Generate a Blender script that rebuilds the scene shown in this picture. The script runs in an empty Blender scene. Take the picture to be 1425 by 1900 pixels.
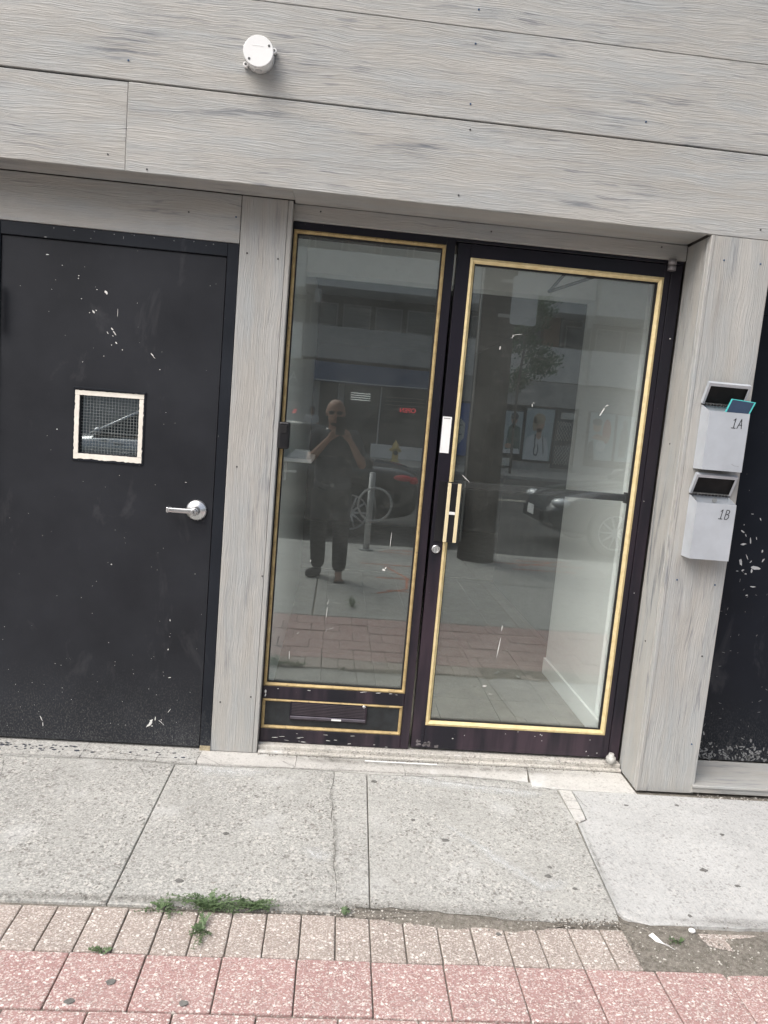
import bpy, bmesh, math, random
from mathutils import Vector, Matrix, noise
random.seed(7)
R = math.radians
S = bpy.context.scene
col = S.collection

# ------------------------------------------------------------------ camera
cam = bpy.data.cameras.new('camera'); co = bpy.data.objects.new('camera', cam); col.objects.link(co)
F_PX = 1332.24
cam.sensor_fit = 'VERTICAL'; cam.sensor_height = 36.0; cam.lens = 36.0 * F_PX / 1900.0
cam.clip_start = 0.02; cam.clip_end = 500
yaw, pit, rol = -0.0706, -0.1244, 0.0862
Rz = Matrix.Rotation(yaw, 3, 'Z'); Rx = Matrix.Rotation(pit, 3, 'X')
B = Rz @ Rx
r_, f_, u_ = B.col[0].copy(), B.col[1].copy(), B.col[2].copy()
r2 = math.cos(rol) * r_ + math.sin(rol) * u_
u2 = -math.sin(rol) * r_ + math.cos(rol) * u_
M = Matrix((r2, u2, -f_)).transposed().to_4x4(); M.translation = Vector((0.2405, -2.761, 1.4389))
co.matrix_world = M
S.camera = co

# ------------------------------------------------------------------ sky, sun, exposure
SUN_EL, SUN_ROT = 52.0, 228.0          # high sun behind thin overcast, from the street side
W = bpy.data.worlds.new('World'); S.world = W; W.use_nodes = True
nt = W.node_tree; nt.nodes.clear()
sky = nt.nodes.new('ShaderNodeTexSky'); sky.sky_type = 'NISHITA'; sky.sun_disc = False
sky.sun_elevation = R(SUN_EL); sky.sun_rotation = R(SUN_ROT); sky.air_density = 1.0; sky.dust_density = 6.0; sky.ozone_density = 1.0
hs = nt.nodes.new('ShaderNodeHueSaturation'); hs.inputs['Saturation'].default_value = 0.56   # overcast: nearly grey
bg = nt.nodes.new('ShaderNodeBackground'); bg.inputs[1].default_value = 0.15
wo = nt.nodes.new('ShaderNodeOutputWorld')
nt.links.new(sky.outputs[0], hs.inputs['Color']); nt.links.new(hs.outputs[0], bg.inputs[0]); nt.links.new(bg.outputs[0], wo.inputs[0])
sl = bpy.data.lights.new('sun', 'SUN'); sl.energy = 0.9; sl.angle = R(50); sl.color = (1, .985, .965)
so = bpy.data.objects.new('sun', sl); col.objects.link(so)
az = R(SUN_ROT)
sd = Vector((math.sin(az) * math.cos(R(SUN_EL)), math.cos(az) * math.cos(R(SUN_EL)), math.sin(R(SUN_EL))))
so.rotation_euler = sd.to_track_quat('Z', 'Y').to_euler(); so.location = (0, -8, 20)
S.view_settings.view_transform = 'Standard'; S.view_settings.look = 'None'
S.view_settings.gamma = 1.0; S.view_settings.use_curve_mapping = False
S.view_settings.exposure = 0.66
S.render.engine = 'CYCLES'

# ------------------------------------------------------------------ object helpers
def tag(o, label=None, cat=None, group=None, kind=None):
    if label: o['label'] = label
    if cat: o['category'] = cat
    if group: o['group'] = group
    if kind: o['kind'] = kind
    return o
def thing(name, loc, label=None, cat=None, group=None, kind=None):
    o = bpy.data.objects.new(name, None); col.objects.link(o); o.location = loc; o.empty_display_size = .1
    return tag(o, label, cat, group, kind)
def base_inv(o):
    m = Matrix.Identity(4)
    while o is not None:
        m = o.matrix_basis.inverted() @ (o.matrix_parent_inverse.inverted() if o.parent else Matrix.Identity(4)) if False else m
        o = o.parent
    return m
def wmat(o):
    m = o.matrix_basis.copy() if o.type != 'X' else None
    if o.parent: m = wmat(o.parent) @ o.matrix_parent_inverse @ m
    return m
def setparent(o, p):
    o.parent = p; o.matrix_parent_inverse = wmat(p).inverted()
def link(name, me, mats, parent=None):
    o = bpy.data.objects.new(name, me); col.objects.link(o)
    for m in (mats if isinstance(mats, (list, tuple)) else [mats]):
        if len(me.materials) < (len(mats) if isinstance(mats, (list, tuple)) else 1): me.materials.append(m)
    if parent is not None: setparent(o, parent)
    return o
class MB:
    """collects shapes in world coordinates, builds one mesh object"""
    def __init__(s): s.bm = bmesh.new(); s.mi = 0
    def _done(s, geom_faces, smooth=False):
        for f in geom_faces: f.material_index = s.mi; f.smooth = smooth
    def box(s, x0, y0, z0, x1, y1, z1, bev=0, seg=1):
        r = bmesh.ops.create_cube(s.bm, size=1)
        vs = r['verts']
        for v in vs: v.co = Vector(((x0 + x1) / 2 + v.co.x * (x1 - x0), (y0 + y1) / 2 + v.co.y * (y1 - y0), (z0 + z1) / 2 + v.co.z * (z1 - z0)))
        fs = set(f for v in vs for f in v.link_faces)
        s._done(fs)
        if bev:
            es = list(set(e for v in vs for e in v.link_edges))
            bb = bmesh.ops.bevel(s.bm, geom=es, offset=bev, segments=seg, affect='EDGES', profile=.5)
            s._done(bb['faces'])
        return s
    def cyl(s, p0, p1, r0, r1=None, seg=20, smooth=True, caps=True):
        p0, p1 = Vector(p0), Vector(p1); r1 = r0 if r1 is None else r1
        d = p1 - p0; q = d.to_track_quat('Z', 'Y')
        a = []; b = []
        for i in range(seg):
            t = 2 * math.pi * i / seg; c = Vector((math.cos(t), math.sin(t), 0))
            a.append(s.bm.verts.new(p0 + q @ (c * r0))); b.append(s.bm.verts.new(p1 + q @ (c * r1)))
        for i in range(seg):
            j = (i + 1) % seg
            f = s.bm.faces.new((a[i], a[j], b[j], b[i])); f.smooth = smooth; f.material_index = s.mi
        if caps:
            f = s.bm.faces.new(a[::-1]); f.material_index = s.mi
            f = s.bm.faces.new(b); f.material_index = s.mi
        return s
    def lathe(s, c, prof, axis=(0, 0, 1), seg=24):
        c = Vector(c); q = Vector(axis).to_track_quat('Z', 'Y'); rings = []
        for r, h in prof:
            rings.append([s.bm.verts.new(c + q @ Vector((math.cos(2 * math.pi * i / seg) * max(r, 1e-5), math.sin(2 * math.pi * i / seg) * max(r, 1e-5), h))) for i in range(seg)])
        for a, b in zip(rings, rings[1:]):
            for i in range(seg):
                j = (i + 1) % seg
                f = s.bm.faces.new((a[i], a[j], b[j], b[i])); f.smooth = True; f.material_index = s.mi
        f = s.bm.faces.new(rings[0][::-1]); f.material_index = s.mi
        f = s.bm.faces.new(rings[-1]); f.material_index = s.mi
        return s
    def ball(s, c, r, sub=2, sc=(1, 1, 1), rot=None):
        m = Matrix.Translation(c) @ (rot.to_4x4() if rot else Matrix.Identity(4)) @ Matrix.Diagonal((sc[0], sc[1], sc[2], 1))
        rr = bmesh.ops.create_icosphere(s.bm, subdivisions=sub, radius=r, matrix=m)
        s._done(set(f for v in rr['verts'] for f in v.link_faces), True)
        return s
    def tube(s, pts, r, seg=8):
        for a, b in zip(pts, pts[1:]): s.cyl(a, b, r, seg=seg)
        for p in pts[1:-1]: s.ball(p, r, 1)
        return s
    def prism(s, pts, depth, bev=0):
        """pts: list of Vector (planar ring), depth: Vector; front ring is pts, back ring pts+depth"""
        a = [s.bm.verts.new(Vector(p)) for p in pts]; b = [s.bm.verts.new(Vector(p) + Vector(depth)) for p in pts]
        fs = []
        n = len(a)
        fs.append(s.bm.faces.new(a)); fs.append(s.bm.faces.new(b[::-1]))
        for i in range(n):
            j = (i + 1) % n
            fs.append(s.bm.faces.new((a[j], a[i], b[i], b[j])))
        for f in fs: f.material_index = s.mi
        if bev:
            es = [e for e in fs[0].edges]
            bb = bmesh.ops.bevel(s.bm, geom=es, offset=bev, segments=1, affect='EDGES', profile=.5)
            for f in bb['faces']: f.material_index = s.mi
        return s
    def poly(s, pts):
        f = s.bm.faces.new([s.bm.verts.new(Vector(p)) for p in pts]); f.material_index = s.mi
        return s
    def build(s, name, mats, parent=None, recalc=True):
        if recalc: bmesh.ops.recalc_face_normals(s.bm, faces=s.bm.faces)
        big = [f for f in s.bm.faces if len(f.verts) > 6]
        if big: bmesh.ops.triangulate(s.bm, faces=big)
        me = bpy.data.meshes.new(name); s.bm.to_mesh(me); s.bm.free()
        return link(name, me, mats, parent)
def text_mesh(name, txt, size, mat, loc, parent=None, depth=.001, normal='-y', align='CENTER', shear=0):
    c = bpy.data.curves.new(name + '_curve', 'FONT'); c.body = txt; c.size = size; c.extrude = depth; c.align_x = align; c.align_y = 'CENTER'; c.shear = shear
    t = bpy.data.objects.new('tmp', c); col.objects.link(t)
    dg = bpy.context.evaluated_depsgraph_get(); me = bpy.data.meshes.new_from_object(t.evaluated_get(dg))
    bpy.data.objects.remove(t)
    me.name = name
    rot = Matrix.Rotation(R(90), 4, 'X')
    if normal == '+y': rot = Matrix.Rotation(R(180), 4, 'Z') @ rot
    me.transform(Matrix.Translation(loc) @ rot)
    return link(name, me, mat, parent)
def evalmesh(o, name):
    dg = bpy.context.evaluated_depsgraph_get(); me = bpy.data.meshes.new_from_object(o.evaluated_get(dg)); me.name = name
    return me

# ------------------------------------------------------------------ material helpers
class NG:
    def __init__(s, name):
        s.m = bpy.data.materials.new(name); s.m.use_nodes = True; s.t = s.m.node_tree; s.t.nodes.clear()
        s.out = s.t.nodes.new('ShaderNodeOutputMaterial')
    def n(s, typ, **kw):
        nd = s.t.nodes.new(typ)
        for k, v in kw.items(): setattr(nd, k, v)
        return nd
    def lk(s, a, b): s.t.links.new(a, b)
    def put(s, sock, v):
        if hasattr(v, 'is_output'): s.lk(v, sock)
        else:
            if sock.type == 'RGBA' and isinstance(v, (tuple, list)) and len(v) == 3: v = (*v, 1)
            sock.default_value = v
    def obj(s): return s.n('ShaderNodeTexCoord').outputs['Object']
    def rnd(s): return s.n('ShaderNodeObjectInfo').outputs['Random']
    def vmath(s, op, a, b=None):
        nd = s.n('ShaderNodeVectorMath', operation=op); s.put(nd.inputs[0], a)
        if b is not None: s.put(nd.inputs[1], b)
        return nd.outputs[0]
    def mth(s, op, a, b=0.0, clamp=False):
        nd = s.n('ShaderNodeMath', operation=op); nd.use_clamp = clamp; s.put(nd.inputs[0], a); s.put(nd.inputs[1], b)
        return nd.outputs[0]
    def scale(s, v, xyz): return s.vmath('MULTIPLY', v, xyz)
    def noise(s, v, sc=5, det=4, rough=.5, dist=0, w=None):
        nd = s.n('ShaderNodeTexNoise'); s.put(nd.inputs['Vector'], v); nd.inputs['Scale'].default_value = sc
        nd.inputs['Detail'].default_value = det; nd.inputs['Roughness'].default_value = rough; nd.inputs['Distortion'].default_value = dist
        return nd.outputs['Fac']
    def noisec(s, v, sc=5, det=2):
        nd = s.n('ShaderNodeTexNoise'); s.put(nd.inputs['Vector'], v); nd.inputs['Scale'].default_value = sc; nd.inputs['Detail'].default_value = det
        return nd.outputs['Color']
    def vor(s, v, sc=5, feat='F1', rand=1.0, out='Distance'):
        nd = s.n('ShaderNodeTexVoronoi', feature=feat); s.put(nd.inputs['Vector'], v); nd.inputs['Scale'].default_value = sc; nd.inputs['Randomness'].default_value = rand
        return nd.outputs[out]
    def ramp(s, v, a, b, lo=0.0, hi=1.0):
        nd = s.n('ShaderNodeMapRange'); s.put(nd.inputs['Value'], v)
        nd.inputs['From Min'].default_value = a; nd.inputs['From Max'].default_value = b; nd.inputs['To Min'].default_value = lo; nd.inputs['To Max'].default_value = hi
        return nd.outputs[0]
    def mix(s, f, a, b, mode='MIX'):
        nd = s.n('ShaderNodeMix', data_type='RGBA', blend_type=mode); s.put(nd.inputs[0], f); s.put(nd.inputs[6], a); s.put(nd.inputs[7], b)
        return nd.outputs[2]
    def sep(s, v):
        nd = s.n('ShaderNodeSeparateXYZ'); s.put(nd.inputs[0], v); return nd.outputs
    def bump(s, h, strength=.3, dist=.002, normal=None):
        nd = s.n('ShaderNodeBump'); s.put(nd.inputs['Height'], h); nd.inputs['Strength'].default_value = strength; nd.inputs['Distance'].default_value = dist
        if normal is not None: s.lk(normal, nd.inputs['Normal'])
        return nd.outputs[0]
    def bsdf(s, colr, rough=.6, metal=0.0, normal=None, spec=.5, emit=None, es=0, coat=0):
        nd = s.n('ShaderNodeBsdfPrincipled'); s.put(nd.inputs['Base Color'], colr); s.put(nd.inputs['Roughness'], rough); s.put(nd.inputs['Metallic'], metal)
        nd.inputs['Specular IOR Level'].default_value = spec
        if coat: nd.inputs['Coat Weight'].default_value = coat
        if normal is not None: s.lk(normal, nd.inputs['Normal'])
        if emit: s.put(nd.inputs['Emission Color'], emit); nd.inputs['Emission Strength'].default_value = es
        return nd.outputs[0]
    def end(s, sh): s.lk(sh, s.out.inputs[0]); return s.m

def simple(name, c, rough=.6, metal=0.0, var=.12, nsc=12, bump=.1, bsc=200, spec=.5, emit=None, es=0, coat=0):
    g = NG(name); v = g.obj()
    f = g.noise(v, nsc, 5, .6)
    k = g.ramp(f, .3, .7, 1 - var, 1 + var)
    cc = g.mix(1.0, c, (1, 1, 1), 'MULTIPLY')
    nd = g.n('ShaderNodeVectorMath', operation='SCALE'); g.put(nd.inputs[0], tuple(c)); g.lk(k, nd.inputs['Scale'])
    nrm = g.bump(g.noise(v, bsc, 3), bump, .001) if bump else None
    rr = g.ramp(g.noise(v, nsc * 2.3, 3), .3, .7, max(rough - .06, .02), min(rough + .06, 1))
    return g.end(g.bsdf(nd.outputs[0], rr, metal, nrm, spec, emit, es, coat))

def mat_cladding():
    g = NG('embossed_grey_wood_grain'); v0 = g.obj(); rn = g.rnd()
    off = g.n('ShaderNodeCombineXYZ'); g.lk(g.mth('MULTIPLY', rn, 37.0), off.inputs[0]); g.lk(g.mth('MULTIPLY', rn, 11.0), off.inputs[2])
    v = g.vmath('ADD', v0, off.outputs[0])
    warp = g.mth('MULTIPLY', g.noise(g.scale(v, (2.6, 1, 8)), 1, 2, .5), .050)
    wob = g.mth('MULTIPLY', g.noise(g.scale(v, (18, 1, 30)), 1, 2, .5), .0042)
    cx = g.sep(v); z = g.mth('ADD', g.mth('ADD', cx[2], warp), wob)
    cmb = g.n('ShaderNodeCombineXYZ'); g.lk(cx[0], cmb.inputs[0]); g.lk(cx[1], cmb.inputs[1]); g.lk(z, cmb.inputs[2])
    vw = cmb.outputs[0]
    fine = g.noise(g.scale(vw, (8, 7, 235)), 1, 3, .6)
    mid = g.noise(g.scale(vw, (3.0, 3, 90)), 1, 3, .6)
    line = g.mth('ADD', g.mth('MULTIPLY', fine, .75), g.mth('MULTIPLY', mid, .35))
    groove = g.ramp(line, .44, .60, 0, 1)
    # colour: warm grey print with blue-grey streaks
    cl = g.mix(g.ramp(g.noise(g.scale(vw, (1.2, 1, 14)), 1, 4, .6), .32, .68), (.375, .365, .340), (.455, .450, .428))
    cl = g.mix(g.ramp(g.noise(g.scale(vw, (1.6, 1, 11)), 1.2, 4, .65), .42, .66, 0, .7), cl, (.365, .395, .41))
    st = g.ramp(g.noise(g.scale(vw, (2.4, 3, 95)), 1, 4, .68), .42, .56, 0, 1)
    mask = g.ramp(g.noise(g.scale(vw, (1.9, 2, 17)), 1, 4, .6, 0), .53, .66, 0, 1)
    clus = g.ramp(g.noise(g.scale(vw, (.9, 2, 3.2)), 1, 2, .5), .46, .60, 0, 1)
    cl = g.mix(g.mth('MULTIPLY', g.mth('MULTIPLY', st, mask), clus, True), cl, (.085, .105, .135))
    knot = g.mth('MULTIPLY', g.ramp(g.noise(g.scale(vw, (4.5, 3, 55)), .9, 4, .62), .56, .66, 0, .75), g.ramp(g.noise(g.scale(v, (1.3, 2, 5)), 1, 2), .50, .60, 0, 1))
    cl = g.mix(knot, cl, (.17, .18, .20))
    cl = g.mix(g.mth('MULTIPLY', groove, .16), cl, (.27, .26, .25))
    cl = g.mix(g.ramp(g.noise(g.scale(v0, (9, 9, 9)), 1, 5, .65), .5, .8, 0, .18), cl, (.55, .54, .52))
    h = g.mth('MULTIPLY', groove, -1)
    nrm = g.bump(h, .6, .0019)
    nrm = g.bump(g.noise(v, 700, 2), .12, .001, nrm)
    return g.end(g.bsdf(cl, .62, 0, nrm, .35))
M_clad = mat_cladding()

def mat_blackpaint(name, c, rough=.5, dustz=.45, speck=.5):
    g = NG(name); v = g.obj(); s_ = g.sep(v)
    n1 = g.noise(v, 2.2, 5, .6)
    cl = g.mix(g.ramp(n1, .3, .7), tuple(x * .78 for x in c), tuple(x * 1.3 for x in c))
    # kicked-up street dust: denser low on the door, streaky
    low = g.ramp(s_[2], 0.0, dustz, 1.0, 0.0)
    st = g.ramp(g.noise(g.scale(v, (190, 190, 120)), 1, 3, .7), .50, .74, 0, 1)
    big = g.ramp(g.noise(v, 5, 4, .6), .3, .7, .45, 1)
    cl = g.mix(g.mth('MULTIPLY', g.mth('MULTIPLY', low, low), g.mth('MULTIPLY', st, big), True), cl, (.20, .20, .19))
    d = g.vor(v, 46)
    rc = g.sep(g.vor(v, 46, out='Color'))[0]
    sp = g.mth('MULTIPLY', g.ramp(d, .045, .075, 1, 0), g.ramp(rc, 1 - speck * .22, 1 - speck * .22 + .01, 0, 1), True)
    cl = g.mix(g.mth('MULTIPLY', sp, .75), cl, (.45, .45, .43))
    smear = g.ramp(g.noise(g.scale(v, (6, 6, 2.5)), 1, 5, .65, .6), .58, .78, 0, .16)
    cl = g.mix(smear, cl, (.22, .22, .23))
    h = g.noise(v, 160, 4, .6)
    return g.end(g.bsdf(cl, g.ramp(n1, .3, .7, rough - .07, rough + .1), 0, g.bump(h, .14, .0015), .2))
M_door = mat_blackpaint('black_door_paint', (.021, .023, .028), .5)
M_dframe = mat_blackpaint('black_frame_paint', (.015, .018, .024), .45, .3)
M_rdoor = mat_blackpaint('blue_black_door_paint', (.007, .009, .014), .35, .4, .6)
def mat_anod():
    g = NG('dark_bronze_storefront_paint'); v = g.obj(); s_ = g.sep(v)
    f = g.ramp(g.noise(g.scale(v, (3, 3, 1.2)), 1.5, 4, .6), .38, .62)
    cl = g.mix(f, (.008, .009, .014), (.013, .011, .018))
    wear = g.mth('MULTIPLY', g.ramp(g.noise(g.scale(v, (9, 9, 1.1)), 1, 4, .6), .45, .62, 0, .9), g.ramp(s_[2], 0, 1.7, 1, 0))
    cl = g.mix(wear, cl, (.052, .034, .046))
    rc = g.sep(g.vor(v, 70, out='Color'))[0]
    sp = g.mth('MULTIPLY', g.ramp(g.vor(v, 70), .05, .08, 1, 0), g.ramp(rc, .95, .96, 0, 1), True)
    cl = g.mix(g.mth('MULTIPLY', sp, .6), cl, (.4, .38, .38))
    gr = g.ramp(g.noise(g.scale(v, (1, 1, 1)), 900, 2), .45, .8, 0, .06)
    cl = g.mix(gr, cl, (.25, .22, .25))
    return g.end(g.bsdf(cl, .36, 0, g.bump(g.noise(v, 300, 3), .08, .001), .35))
M_anod = mat_anod()
def mat_gold():
    g = NG('gold_anodised_trim'); v = g.obj()
    f = g.noise(g.scale(v, (1, 1, 1)), 30, 4, .6)
    cl = g.mix(g.ramp(f, .3, .7), (.68, .54, .27), (.84, .71, .42))
    cl = g.mix(g.ramp(g.noise(v, 9, 5, .7), .60, .75, 0, .4), cl, (.42, .36, .26))
    return g.end(g.bsdf(cl, .42, .45, g.bump(f, .05, .001), .5))
M_gold = mat_gold()
def mat_goldold():
    g = NG('weathered_gold_trim'); v = g.obj()
    f = g.noise(v, 25, 5, .65)
    cl = g.mix(g.ramp(f, .35, .65), (.36, .26, .12), (.52, .40, .20))
    cl = g.mix(g.ramp(g.noise(v, 60, 4, .7), .58, .7, 0, .7), cl, (.16, .13, .10))
    return g.end(g.bsdf(cl, .5, .3, g.bump(f, .1, .001), .5))
M_goldold = mat_goldold()
M_rubber = simple('glazing_rubber', (.012, .012, .013), .6, 0, .2)
def mat_glass(name, f0=.075, dust=.05, tint=(.90, .945, .93), wavy=.012, seed=0.0):
    g = NG(name); v = g.vmath('ADD', g.obj(), (seed, 0, seed))
    geo = g.n('ShaderNodeNewGeometry')
    nrm = g.bump(g.noise(v, 1.6, 1, .4), wavy, .05)
    dt = g.n('ShaderNodeVectorMath', operation='DOT_PRODUCT'); g.lk(geo.outputs['Incoming'], dt.inputs[0]); g.lk(geo.outputs['Normal'], dt.inputs[1])
    a = g.mth('SUBTRACT', 1.0, g.mth('ABSOLUTE', dt.outputs['Value']))
    fr = g.mth('ADD', g.mth('MULTIPLY', g.mth('POWER', a, 5.0), 1 - f0), f0, True)
    gl = g.n('ShaderNodeBsdfGlossy'); gl.inputs['Roughness'].default_value = 0.0; gl.inputs['Color'].default_value = (.93, 1, .99, 1); g.lk(nrm, gl.inputs['Normal'])
    tr = g.n('ShaderNodeBsdfTransparent'); tr.inputs['Color'].default_value = (*tint, 1)
    mx = g.n('ShaderNodeMixShader'); g.lk(fr, mx.inputs[0]); g.lk(tr.outputs[0], mx.inputs[1]); g.lk(gl.outputs[0], mx.inputs[2])
    # film of dust, wipe marks, drips and specks
    df = g.n('ShaderNodeBsdfDiffuse'); df.inputs['Color'].default_value = (.72, .76, .74, 1)
    film = g.ramp(g.noise(v, 2.0, 5, .6), .3, .75, dust * .5, dust * 1.5)
    wipe = g.ramp(g.noise(g.scale(v, (14, 1, 60)), 1, 4, .6, 1.5), .55, .8, 0, dust * .9)
    pat = g.ramp(g.noise(v, 3.1, 2), .5, .62, 0, 1)
    grit = g.mth('MULTIPLY', g.ramp(g.noise(v, 420, 2, .5), .60, .72, 0, dust * 4), pat)
    rc = g.sep(g.vor(v, 55, out='Color'))[0]
    sp = g.mth('MULTIPLY', g.ramp(g.vor(v, 55), .04, .09, 1, 0), g.ramp(rc, .93, .94, 0, 1), True)
    tot = g.mth('ADD', g.mth('ADD', film, wipe), g.mth('ADD', grit, g.mth('MULTIPLY', sp, .35)), True)
    m2 = g.n('ShaderNodeMixShader'); g.lk(tot, m2.inputs[0]); g.lk(mx.outputs[0], m2.inputs[1]); g.lk(df.outputs[0], m2.inputs[2])
    return g.end(m2.outputs[0])
M_glass_side = mat_glass('dusty_sidelight_glass', .125, .026, (.985, 1.0, .992))
M_glass_door = mat_glass('dusty_door_glass', .118, .030, (.985, 1.0, .992), seed=3.1)
M_glass_lite = mat_glass('wired_glass', .32, .01, (.45, .48, .49), seed=5)  # dark tint puts the dimness of the room behind into the glass colour
M_dustfree = None
def mat_concrete(name, c, grain=1.0, smooth=False, seed=0.0, streak=0.0, patch=.5):
    g = NG(name); v = g.vmath('ADD', g.obj(), (seed, seed * .7, 0))
    big = g.noise(v, 2.4, 6, .62); med = g.noise(v, 17, 5, .6)
    cl = g.mix(g.ramp(big, .3, .7), tuple(x * .84 for x in c), tuple(x * 1.12 for x in c))
    cl = g.mix(g.ramp(med, .3, .7, 0, .35), cl, tuple(x * .8 for x in c))
    # exposed fine aggregate: grains of random tone
    vj = g.vmath('ADD', v, g.vmath('MULTIPLY', g.noisec(v, 240, 2), (.005, .005, .005)))
    w = g.ramp(g.noise(v, 3.7, 4, .6), .35, .6, .55 * grain, 1.0 * grain)
    a1 = g.sep(g.vor(vj, 240, out='Color')); a2 = g.sep(g.vor(vj, 125, out='Color')); agg = a1[0]
    cl = g.mix(g.mth('MULTIPLY', g.ramp(a1[0], .72, .80, 0, .5), w, True), cl, (.64, .63, .60))
    cl = g.mix(g.mth('MULTIPLY', g.ramp(a1[0], .24, .18, 0, .5), w, True), cl, (.15, .15, .14))
    cl = g.mix(g.mth('MULTIPLY', g.ramp(a2[1], .90, .94, 0, .5), w, True), cl, (.66, .64, .60))
    cl = g.mix(g.mth('MULTIPLY', g.ramp(a2[1], .09, .07, 0, .7), w, True), cl, g.mix(a2[2], (.08, .08, .075), (.24, .21, .19)))
    # stains
    cl = g.mix(g.ramp(g.noise(v, 6, 6, .7), .56, .78, 0, patch * .5), cl, (.20, .195, .18))
    cl = g.mix(g.ramp(g.noise(g.vmath('ADD', v, (9, 4, 0)), 4, 5, .65), .57, .75, 0, patch * .7), cl, (.66, .67, .67))
    if streak:
        s1 = g.ramp(g.noise(g.scale(v, (170, 14, 1)), 1, 3, .6), .5, .72, 0, streak)
        cl = g.mix(s1, cl, (.20, .205, .21))
    hm = g.mth('ADD', g.mth('MULTIPLY', agg, .6), g.mth('MULTIPLY', med, .6))
    return g.end(g.bsdf(cl, .88, 0, g.bump(hm, .22 if not smooth else .15, .004), .25))
M_conc = [mat_concrete('old_pavement_concrete', (.38, .38, .36), 1.0, seed=1.3),
          mat_concrete('old_pavement_concrete_pale', (.40, .40, .38), .9, seed=6.1),
          mat_concrete('newer_brushed_concrete', (.50, .505, .50), .55, True, seed=11.2, streak=.22, patch=.25)]
M_patch = mat_concrete('white_stained_mortar', (.54, .53, .505), .45, True, seed=4.4, patch=1.3)
M_thresh = mat_concrete('chipped_white_threshold_paint', (.50, .48, .44), .8, True, seed=8.8, patch=1.5)
M_opp = mat_concrete('opposite_facade_render', (.80, .80, .78), .3, True, seed=2.2, patch=.4)
M_oppd = mat_concrete('opposite_facade_grey', (.40, .405, .40), .3, True, seed=3.2, patch=.4)
def mat_paver(name, c1, c2, chip=.5):
    g = NG(name); v0 = g.obj(); rn = g.rnd()
    off = g.n('ShaderNodeCombineXYZ'); g.lk(g.mth('MULTIPLY', rn, 23.0), off.inputs[0]); g.lk(g.mth('MULTIPLY', rn, 7.0), off.inputs[1])
    v = g.vmath('ADD', v0, off.outputs[0])
    v = g.vmath('ADD', v, g.vmath('MULTIPLY', g.noisec(v, 130, 2), (.006, .006, .006)))
    base = g.mix(g.ramp(g.noise(v, 12, 5, .6), .3, .7), c1, c2)
    base = g.mix(g.mth('MULTIPLY', rn, .3), base, tuple(x * .75 for x in c1))
    base = g.mix(g.ramp(g.noise(v, 380, 3, .6), .55, .75, 0, .5), base, tuple(x * .45 for x in c1))
    vs = g.vmath('ADD', g.scale(v, (1, 1.3, 1)), g.vmath('MULTIPLY', g.noisec(v, 190, 2), (.006, .006, .006)))
    d = g.vor(vs, 150); cc = g.sep(g.vor(vs, 150, out='Color'))
    rad = g.ramp(cc[1], 0, 1, .22, .62)
    chips = g.mth('MULTIPLY', g.ramp(g.mth('SUBTRACT', rad, d), -.03, .06, 0, 1), g.ramp(cc[0], 1 - chip, 1 - chip + .02, 0, 1), True)
    cl = g.mix(g.mth('MULTIPLY', chips, g.ramp(cc[2], 0, 1, .30, .92)), base, g.mix(cc[1], (.74, .70, .66), (.58, .50, .46)))
    vb = g.vmath('ADD', vs, (5.2, 1.7, 0)); d2 = g.vor(vb, 85); c2_ = g.sep(g.vor(vb, 85, out='Color'))
    cl = g.mix(g.mth('MULTIPLY', g.ramp(g.mth('SUBTRACT', g.ramp(c2_[1], 0, 1, .2, .45), d2), -.02, .04, 0, .9), g.ramp(c2_[0], .74, .75, 0, 1), True), cl, (.78, .75, .71))
    d3 = g.sep(g.vor(vs, 300, out='Color'))
    cl = g.mix(g.ramp(d3[0], .80, .86, 0, .6), cl, (.70, .66, .62)); cl = g.mix(g.ramp(d3[1], .14, .10, 0, .55), cl, (.16, .12, .11))
    cl = g.mix(g.ramp(g.noise(v0, 7, 5, .7), .52, .8, 0, .35), cl, (.30, .28, .26))
    h = g.mth('ADD', g.mth('MULTIPLY', chips, .6), g.mth('MULTIPLY', g.noise(v, 260, 3), .5))
    return g.end(g.bsdf(cl, .85, 0, g.bump(h, .5, .003), .25))
M_pavt = mat_paver('tan_exposed_aggregate_paver', (.345, .295, .262), (.40, .345, .31), .72)
M_pavp = mat_paver('pink_exposed_aggregate_paver', (.385, .235, .222), (.44, .285, .272), .66)
def mat_dirt():
    g = NG('gritty_joint_dirt'); v = g.obj()
    cl = g.mix(g.ramp(g.noise(v, 60, 5, .7), .35, .65), (.13, .12, .10), (.27, .25, .22))
    cl = g.mix(g.ramp(g.noise(v, 420, 2), .58, .7, 0, 1), cl, (.42, .39, .35))
    return g.end(g.bsdf(cl, .95, 0, g.bump(g.noise(v, 300, 4, .7), .8, .004), .2))
M_dirt = mat_dirt()
def mat_asphalt():
    g = NG('asphalt'); v = g.obj()
    cl = g.mix(g.ramp(g.noise(v, .7, 5, .6), .3, .7), (.055, .055, .055), (.085, .085, .083))
    cl = g.mix(g.ramp(g.noise(v, 150, 2), .6, .72, 0, .6), cl, (.16, .16, .155))
    return g.end(g.bsdf(cl, .9, 0, g.bump(g.noise(v, 120, 3), .4, .005), .3))
M_asph = mat_asphalt()
M_alu = simple('brushed_silver_paint', (.52, .555, .60), .36, .3, .08, 9, .06, 400)
M_alu_in = simple('galvanised_inside', (.42, .43, .43), .5, .4, .1)
M_chrome = simple('satin_chrome', (.62, .63, .64), .28, .9, .06)
M_white = simple('white_plastic', (.78, .79, .79), .4, 0, .04, 6, .03)
M_black = simple('black_plastic', (.012, .012, .014), .35, 0, .2)
M_pitch = simple('deep_black', (.004, .004, .005), .7, 0, .1)
M_screwb = simple('blue_screw_head', (.05, .11, .22), .4, .5, .2)
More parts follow.
